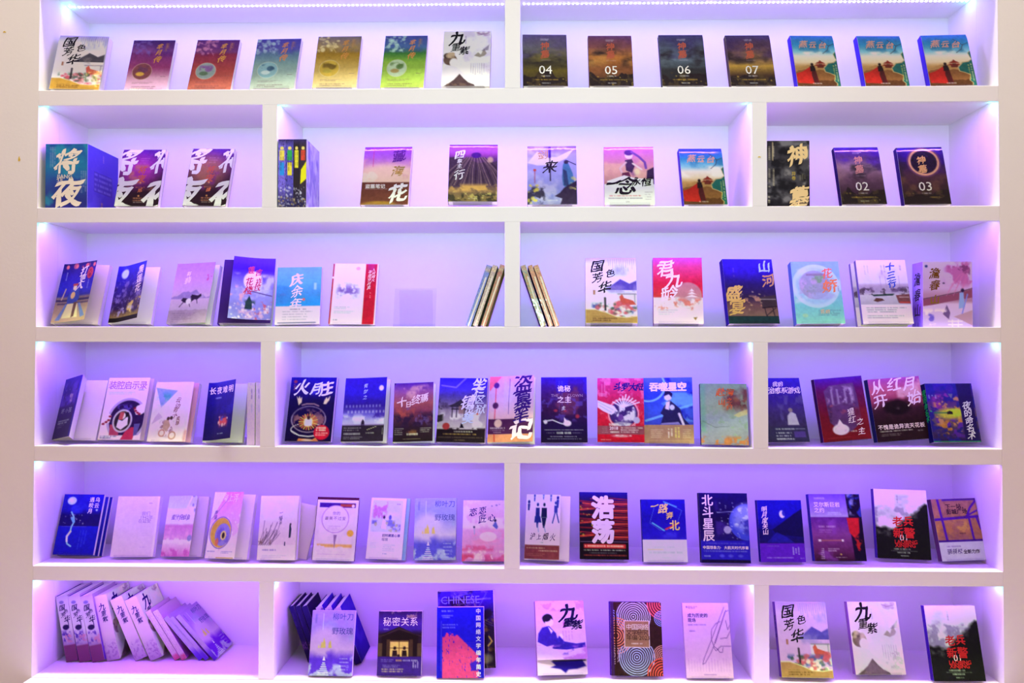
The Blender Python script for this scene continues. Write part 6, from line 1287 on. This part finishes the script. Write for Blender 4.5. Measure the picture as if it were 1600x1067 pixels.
# ---- bottom row
SP = {'601a': (-1.633, 0.1263, 0.0444, 0.2447, -10.1), '601b': (-1.5832, 0.125, 0.0447, 0.247, -10.9), '601c': (-1.5334, 0.1246, 0.0465, 0.2477, -11.8), '601d': (-1.4844, 0.1362, 0.048, 0.2446, -12.5), '601e': (-1.3825, 0.14, 0.0471, 0.2442, -23.6), '601f': (-1.3251, 0.14, 0.0475, 0.2446, -24.3), '601g': (-1.2506, 0.148, 0.021, 0.2114, -32.5), '601h': (-1.2233, 0.148, 0.021, 0.2118, -32.2), '601i': (-1.1621, 0.148, 0.0175, 0.2052, -41.0), '601j': (-1.139, 0.148, 0.0165, 0.2069, -41.6), '601k': (-1.1059, 0.148, 0.0164, 0.2171, -42.0), '602a': (-0.7487, 0.1387, 0.019, 0.2184, -19.7), '602b': (-0.7249, 0.1386, 0.02, 0.2187, -19.9), '602c': (-0.6986, 0.1376, 0.022, 0.219, -20.1), '602d': (-0.6326, 0.1209, 0.0246, 0.2248, -21.5), '602e': (-0.5998, 0.1217, 0.0247, 0.2218, -21.5), '602f': (-0.5669, 0.1223, 0.0246, 0.2196, -21.5)}
for i, k in enumerate('abc'):
    x, y, w, h, r = SP['601' + k]
    a = Art(6, 26, 90, 5.4, 401 + i)
    a.g((0, 'b47ae0'), (.1, 'c890ec'), (.5, 'cc98ee'), (.74, '9a60c8'), (.76, '7a3078'), (1, '6a2870')).n('4a20b0', 6, .45, .12, .95, b=(0, .50, .8, .74), edge=.08).n('a878d8', 8, .5, .12, .7, b=(.2, .55, 1, .75)).d(8, (.3, .6, 1, .72), .12, 'c060b0', .8).e(.45, .48, .28, .04, '241058').r(0, .755, 1, 1, '742c76')
    a.T('国', .40, .18, .52, '2a1468', 'b').T('色', .66, .24, .36, '2a1468', 'b').T('芳', .40, .29, .44, '2a1468', 'b').T('华', .66, .36, .56, '2a1468', 'b', rot=.1).l([(.70, .38), (.70, .46)], .06, '2a1468').e(.4, .10, .2, .025, '6a48c0', .8)
    sd = Art(6, 40, 60, 1.5, 411 + i); sd.g((0, 'b880e0'), (.4, '8a50d8'), (1, '5a20c0'))
    spine_book(6, x, y, w, h, r, a, ('leftmost of three leaning floral spines with plum bases, bottom row left', 'middle of three leaning floral spines with plum bases, bottom row left', 'right one of three leaning floral spines with plum bases, bottom row left')[i], .155, sd, group='floral boxed books leaning left', back='3a0ca8')
for i, k in enumerate('def'):
    x, y, w, h, r = SP['601' + k]
    a = Art(6, 26, 90, 5.2, 421 + i)
    a.g((0, 'dc9cee'), (.6, 'd894ec'), (.75, 'c488e4'), (1, 'b070d8')).n('9a58c8', 7, .52, .12, .8, b=(0, .68, 1, 1), edge=.08)
    a.T('九', .48, .18, .60, '30147c', 'b').T('重', .50, .28, .44, '30147c', 'b').T('紫', .54, .37, .44, '30147c', 'b').t(.44, .55, .5, '7a48b0', 1, .2, .05, .7, True).l([(.1, .8), (.8, .72)], .03, 'a060d0', .5)
    sd = jiuchong(6, 9 + i, '1c1078'); sd.n('b880e8', 3, .3, .3, .45)
    spine_book(6, x, y, w, h, r, a, ('pale pink spine with three brush characters beside the floral spines, bottom row', 'steeper pale pink spine, middle of the three brush-lettered ones, bottom row', 'pale pink brush-lettered spine nearest the thin pink pair, bottom row')[i], .155, sd, group='pink boxed books leaning left', back='5a18c0')
for i, k in enumerate('gh'):
    x, y, w, h, r = SP['601' + k]
    a = Art(6, 14, 80, 9, 431 + i); a.g((0, 'd898ec'), (.88, 'd088e8'), (.92, 'c84898'), (1, 'c03a90')).t(.08, .2, .8, '8a48b8', 1, .2, .06, .5, True).n('b870d8', 6, .55, .1, .6, sx=3)
    sd = Art(6, 40, 60, 1.4, 441); sd.g((0, 'cc84ec'), (.6, 'a850e0'), (1, '8a30a0'))
    spine_book(6, x, y, w, h, r, a, ('left one of two thin pink spines with magenta feet, bottom row left', 'right one of two thin pink spines with magenta feet, bottom row left')[i], .145, sd, group='thin pink books', back='8a30d8')
for i, k in enumerate('ijk'):
    x, y, w, h, r = SP['601' + k]
    a = Art(6, 12, 80, 11, 451 + i); a.g((0, 'b078ec'), (.7, 'b478ec'), (.85, '6a30e0'), (1, '5a20d0')).t(.15, .2, .7, '6a38c0', 1, .2, .07, .5, True)
    sd = liuye(6, 6, 'a868e8', '6a18e0', 'cc90f0') if i == 2 else Art(6, 20, 30, 1.4, 461).g((0, 'b070ec'), (1, '7a28e0'))
    spine_book(6, x, y, w, h, r, a, ('left one of three thin violet leaning books, bottom row left', 'middle one of three thin violet leaning books, bottom row left', 'last leaning violet book with castle cover showing, bottom row left')[i], .145, sd, group='thin violet leaning books', back='5a18d0')
for i, k in enumerate('abc'):
    x, y, w, h, r = SP['602' + k]
    a = Art(6, 12, 80, 11, 471 + i); a.g((0, '2a1078'), (.5, '20085c'), (1, '180448')).t(.12, .25, .5, '5a30b8', 1, .2, .09, .6, True).n('8a40b0', 8, .52, .1, .8, b=(0, .62, 1, .8), edge=.05)
    spine_book(6, x, y, w, h, r, a, ('leftmost of three dark leaning spines, bottom row middle bay', 'middle one of three dark leaning spines, bottom row middle bay', 'right one of three dark leaning spines, bottom row middle bay')[i], .15, None, group='dark leaning books', back='1c0668')
for i, k in enumerate('def'):
    x, y, w, h, r = SP['602' + k]
    a = Art(6, 14, 80, 9, 481 + i); a.g((0, 'd098ee'), (.2, 'b078e0'), (.5, '5a28c0'), (1, '280a70')).n('34148c', 7, .5, .1, .9, b=(0, .03, 1, .3)).d(6, (0, .05, 1, .15), .2, '7a40c8')
    sd = Art(6, 30, 40, 1.4, 491); sd.g((0, '3a10d8'), (.5, '3008c8'), (1, '2806a0')).n('4a20e0', 4, .5, .2, .5)
    spine_book(6, x, y, w, h, r, a, ('left one of three pale-topped books behind the violet castle book, bottom row', 'middle one of three pale-topped books behind the violet castle book, bottom row', 'right one of three pale-topped books with dark blue cover, bottom row')[i], .15, sd, group='pale-topped leaning books', back='2a0aa0')
display(603, 6, P[603], liuye(6, 6, 'a878ea', '5a28e0', 'd098ee'), 'violet castle and stairs book standing in front of leaning books, bottom row', 'm', spine='8a58e0', back='a880e8', tfix=.016)
a = Art(6, seed=604)
a.g((0, '2a1058'), (.2, '4a1cb0'), (.28, '3a18a0'), (.36, '24102c'), (.7, '2a1620'), (.715, '3a1890'), (1, '341480')).n('c89090', 9, .58, .1, .7, b=(.2, 0, .9, .14)).p([(.08, .36), (.48, .24), (.92, .38), (.92, .7), (.08, .7)], '1c0c18').p([(0, .38), (.16, .36), (.48, .255), (.84, .36), (1, .38), (1, .40), (.48, .29), (0, .42)], '382030').r(.20, .44, .28, .7, '4a2c28').r(.72, .44, .80, .7, '4a2c28').r(.28, .46, .70, .705, 'e8b070').r(.28, .46, .70, .475, '4a2820').r(.48, .46, .495, .705, '5a3420').r(.28, .57, .70, .58, '5a3420')
for x in (.39, .61): a.e(x, .575, .035, .026, '241018').p([(x - .06, .70), (x - .05, .61), (x + .05, .61), (x + .06, .70)], '241018')
a.e(.48, .69, .03, .02, '241018').r(.0, .5, .1, .7, '6a4838', .7).r(.9, .5, 1, .7, '6a4838', .7).r(0, .715, 1, 1, '361686')
for i, ch in enumerate('秘密关系'): a.T(ch, .20 + i * .205, .165, .195, 'f0d8f0', 's')
a.t(.12, .28, .26, 'c8a0e0', 1, .02, .013).t(.08, .755, .38, 'a080d0', 2, .025, .008).t(.42, .765, .56, 'e8a060', 1, .02, .018).t(.58, .765, .92, 'd8c0f0', 1, .02, .016).t(.12, .84, .52, 'a888d8', 2, .025, .008).t(.10, .90, .62, 'e0b890', 2, .035, .014).t(.78, .82, .9, 'd0b0f0', 3, .05, .014, .8, True)
display(604, 6, P[604], a, 'dark night book with two silhouettes in a glowing window, bottom row', 'g', spine='1a0a30', back='2a1060')
a = Art(6, 70, 96, 1.3, 605)
a.g((0, '3010c8'), (.2, '2a0c90'), (.5, '200c3c'), (1, '1a0c24')).n('6a40d8', 6, .55, .1, .7, b=(0, 0, 1, .4)).n('8a5838', 6, .55, .1, .8, b=(.3, .3, 1, 1)).n('100418', 5, .5, .12, .7)
R_ = random.Random(3)
for k in range(26):
    a.l([(R_.random(), R_.random()), (R_.random(), R_.random())], .008, ('b0a0b8', 'c89a70', '8a70d8')[k % 3], .5)
a.e(.85, .88, .1, .06, 'a08a80', .6, .6).l([(.9, .6), (.95, .66), (.88, .72)], .02, 'd8a058').T('CHINESE', .06, .115, .175, '7a62d0', 's', 'w').l([(.05, .12), (.95, .11)], .01, 'e0b0c8', .6)
display(605, 6, P[605], a, 'large dark book with tangled lines behind the blue and pink book, bottom row', 'g', spine='1c0868', back='200a60', tfix=.028)
a = Art(6, seed=606)
a.g((0, '1c14d8'), (1, '1a10d0'))
x = a.u; top = np.where(x < .12, 2, np.where(x < .5, .36 + .25 * abs(x - .28) + .12 * (a.fbm(14, 3) - .5), .40 + .66 * (x - .46)))
a.mix(np.clip((a.v - top) * 60, 0, 1) * np.clip((x - .10) * 60, 0, 1) * np.clip((a.fbm(16, 8, 3) - .22) * 12, 0, 1) * np.clip((.86 - x + .08 * a.fbm(12, 2)) * 40, 0, 1), 'd83a88')
for k in range(12): a.r(.1, .50 + k * .042, .9, .504 + k * .042, 'c04a98', .35)
a.p([(.70, .80), (.86, .74), (.86, .90), (.74, .90)], '1c12d0', .85)
a.T('中国网络文学编年简史', .885, .06, .105, 'dcc8f8', 'B', step=1.32).t(.10, .055, .36, 'b0a0f0', 1, .02, .014).t(.10, .12, .36, 'b0a0f0', 2, .025, .011).t(.12, .25, .46, 'a090f0', 1, .02, .012).t(.12, .29, .4, 'a090f0', 1, .02, .012).l([(.10, .2), (.10, .9)], .006, '6a58f0')
display(606, 6, P[606], a, 'vivid blue book with ragged pink shape and white vertical title, bottom row', 'm', spine='1608a8', back='1810b0', with_stand=False, tfix=.024)
a = Art(6, seed=607)
a.g((0, 'dc98f0'), (.5, 'e0a4f2'), (1, 'dca0ee')).n('c070d8', 8, .52, .1, .7, b=(0, 0, 1, .2)).e(.24, .31, .105, .085, '1c1030').e(.27, .37, .085, .07, 'f0c4ee').e(.22, .30, .09, .06, '1c1030').p([(.12, .46), (.26, .43), (.40, .56), (.44, .74), (.2, .78), (.02, .70), (.04, .56)], '3a20b0').p([(.24, .44), (.34, .52), (.3, .56)], 'e8c0f0').e(.50, .62, .04, .05, 'ecc4f0').p([(.38, .70), (.46, .60), (.56, .70), (.8, .74), (.98, .72), (.98, .80), (.6, .84), (.3, .82)], '3420a8').n('b058d0', 5, .52, .12, .7, b=(0, .74, 1, 1)).p([(0, .76), (.2, .78), (.4, .84), (.5, .94), (0, .95)], 'dca8f0').n('4a2cc0', 7, .58, .1, .7, b=(.4, .78, 1, .94)).t(.52, .54, .74, '9a58d0', 4, .06, .009, .5, True)
a.T('九', .68, .21, .42, '14103c', 'h').T('重', .66, .38, .22, '14103c', 'h').T('紫', .84, .42, .23, '14103c', 'h').t(.90, .12, .24, '8a48b0', 1, .05, .018, .7, True).r(.555, .37, .60, .47, 'b03a98')
display(607, 6, P[607], a, 'pink book with robed ink figure, jacket raised above a dark ink base, bottom row', 'm', flap=lambda w, h: (lambda u, v, k: (-w / 2 + u * w, -k - .002 - .014 * v * v * max(0., math.sin(min(1, .15 + .85 * u) * 1.57)), h * .20 + (h * .80) * (1 - v))), body='e4b0f0', spine='a860d0', tfix=.028)
rt = [o for o in bpy.data.objects if o.get('label', '').startswith('pink book with robed ink')][-1]
q = P[607]
b2 = Art(6, 48, 20, .25, 608); b2.g((0, 'e0a8f0'), (1, 'e0acf2')).p([(.28, .1), (.9, .0), (.98, .45), (.8, .62), (.62, .66), (.56, .88), (.46, .62), (.26, .5), (.36, .35)], '200c98').r(.3, 0, .98, .12, '1c1030', .8)
b2.asp = .25
sheet('cover_strip', b2, lambda u, v, k: (-q[3] / 2 + u * q[3], -.0006 - k, q[4] * .20 * (1 - v)), M_MATTE, rt, back=False)
a = Art(6, 140, 190, 1.35, 609)
a.g((0, '34181c'), (1, '30161c'))


def arcs(cx, cy, rad, c, n, clip):
    d = np.hypot(a.u - cx, (a.v - cy) * a.asp)
    w = np.clip(.5 + np.sin(d / rad * n * 6.283) * 1.6, 0, 1) * (d < rad)
    a.mix(w * clip, c)


one = np.ones(a.u.shape)
arcs(.45, .20, .36, 'b89ad0', 9, one * (a.v < .38))
arcs(1.02, .02, .32, 'e04a68', 7, one)
arcs(.0, .22, .18, '8a7ae8', 5, one * (a.v < .42)); arcs(1.0, .22, .16, '8a80e8', 5, one)
arcs(.10, .46, .36, 'e0706a', 8, one * (a.v > .21) * (a.u < .62) * (a.v < .74))
arcs(.0, .72, .20, 'b07ab0', 6, one); arcs(1.0, .72, .20, 'd07890', 6, one * (a.v < .78))
arcs(.50, .75, .37, 'a898ec', 9, one * (a.v > .60)); arcs(1.0, .98, .33, 'e04a50', 7, one * (a.v > .74))
a.r(0, 0, .06, 1, '3a1a58').r(.08, 0, .12, 1, '301418').r(.26, .25, .76, .62, 'e0b0d8').r(.275, .26, .745, .61, '9a6458')
for i, s in enumerate(('中国网络', '文学研究', '年编·2023')):
    if i < 2: a.T(s, .355, .34 + i * .075, .115, 'e8c8d0' if i == 0 else '34181c', 's', 'h', step=.95)
    else: a.T(s, .31, .485, .105, '34181c', 's', 'w')
a.t(.40, .565, .62, 'e8c8d8', 1, .02, .012)
display(608, 6, P[608], a, 'brown book with violet and red concentric arcs and centre label, bottom row', 'm', spine='3a0c90', back='3a1a60', hard=True, tfix=.03)
a = Art(6, seed=610)
a.g((0, 'de98f0'), (1, 'dc94f0'))
for pts in ([(1, .10), (.92, .12), (.62, .58), (.56, .66), (.42, .80), (.36, .82), (.40, .74), (.58, .50), (.90, .06)], [(.80, .25), (.70, .28), (.60, .36), (.58, .48), (.62, .58)], [(.62, .58), (.70, .62), (.78, .58), (1, .58)], [(.70, .62), (.74, .66), (.80, .66), (.82, .60)], [(.62, .60), (.66, .64), (.72, .62)], [(.78, .48), (.92, .47), (1, .38)], [(.92, .24), (.95, .36), (1, .30)], [(.94, .10), (.66, .54)]):
    a.l(pts, .010, '5a2a88')
for k in range(15):
    a.t(.05 + k * .062, .72 + .05 * math.sin(k * 1.7) ** 2, .90, 'a058c8', 1, .02, .006, .5) if False else a.l([(.06 + k * .062, .74 + .06 * ((k * 5) % 4) / 4), (.06 + k * .062, .91)], .008, 'a860d0', .5)
a.T('成为历史的', .14, .17, .085, '30147c', 'B', 'h', step=1.04).T('现场', .14, .235, .085, '30147c', 'B', 'h', step=1.04).t(.10, .295, .52, '5a30a0', 1, .02, .010).t(.12, .38, .26, '5a30a0', 1, .02, .011).t(.12, .05, .34, '5a30a0', 2, .02, .008).e(.09, .055, .015, .01, '4a2898').t(.38, .955, .66, '6a38a8', 1, .02, .009)
display(609, 6, P[609], a, 'pink book with line drawing of a hand holding a pen, bottom row', 'm', spine='c080e8', back='c080e8')
g6 = guose(6, 'b07458', ('b884e4', 'e0a8f2', 'd898ee'), 12)
display(610, 6, P[610], g6, 'boxed book with violet mountain and tan wave band beside the right divider, bottom row', 'm', spine='7a3ad0', back='d0a0f0', tfix=.034, spine_titles=SPINE_GUO)
a = jiuchong(6, 14); a.n('d090f0', 3, .3, .3, .35)
display(611, 6, P[611], a, 'pale pink book with black brush title and dark roof, middle of bottom right bay', 'm', spine='9a50d8', back='d098f0', tfix=.026)
display(612, 6, P[612], laobing(6, 15), 'white to black smoky book with red title and 01, rightmost on bottom row', 'm', spine='3a0cb0', back='c890f0', tfix=.024)

bpy.data.objects.remove(_fo)
bpy.data.objects.remove(_bo)
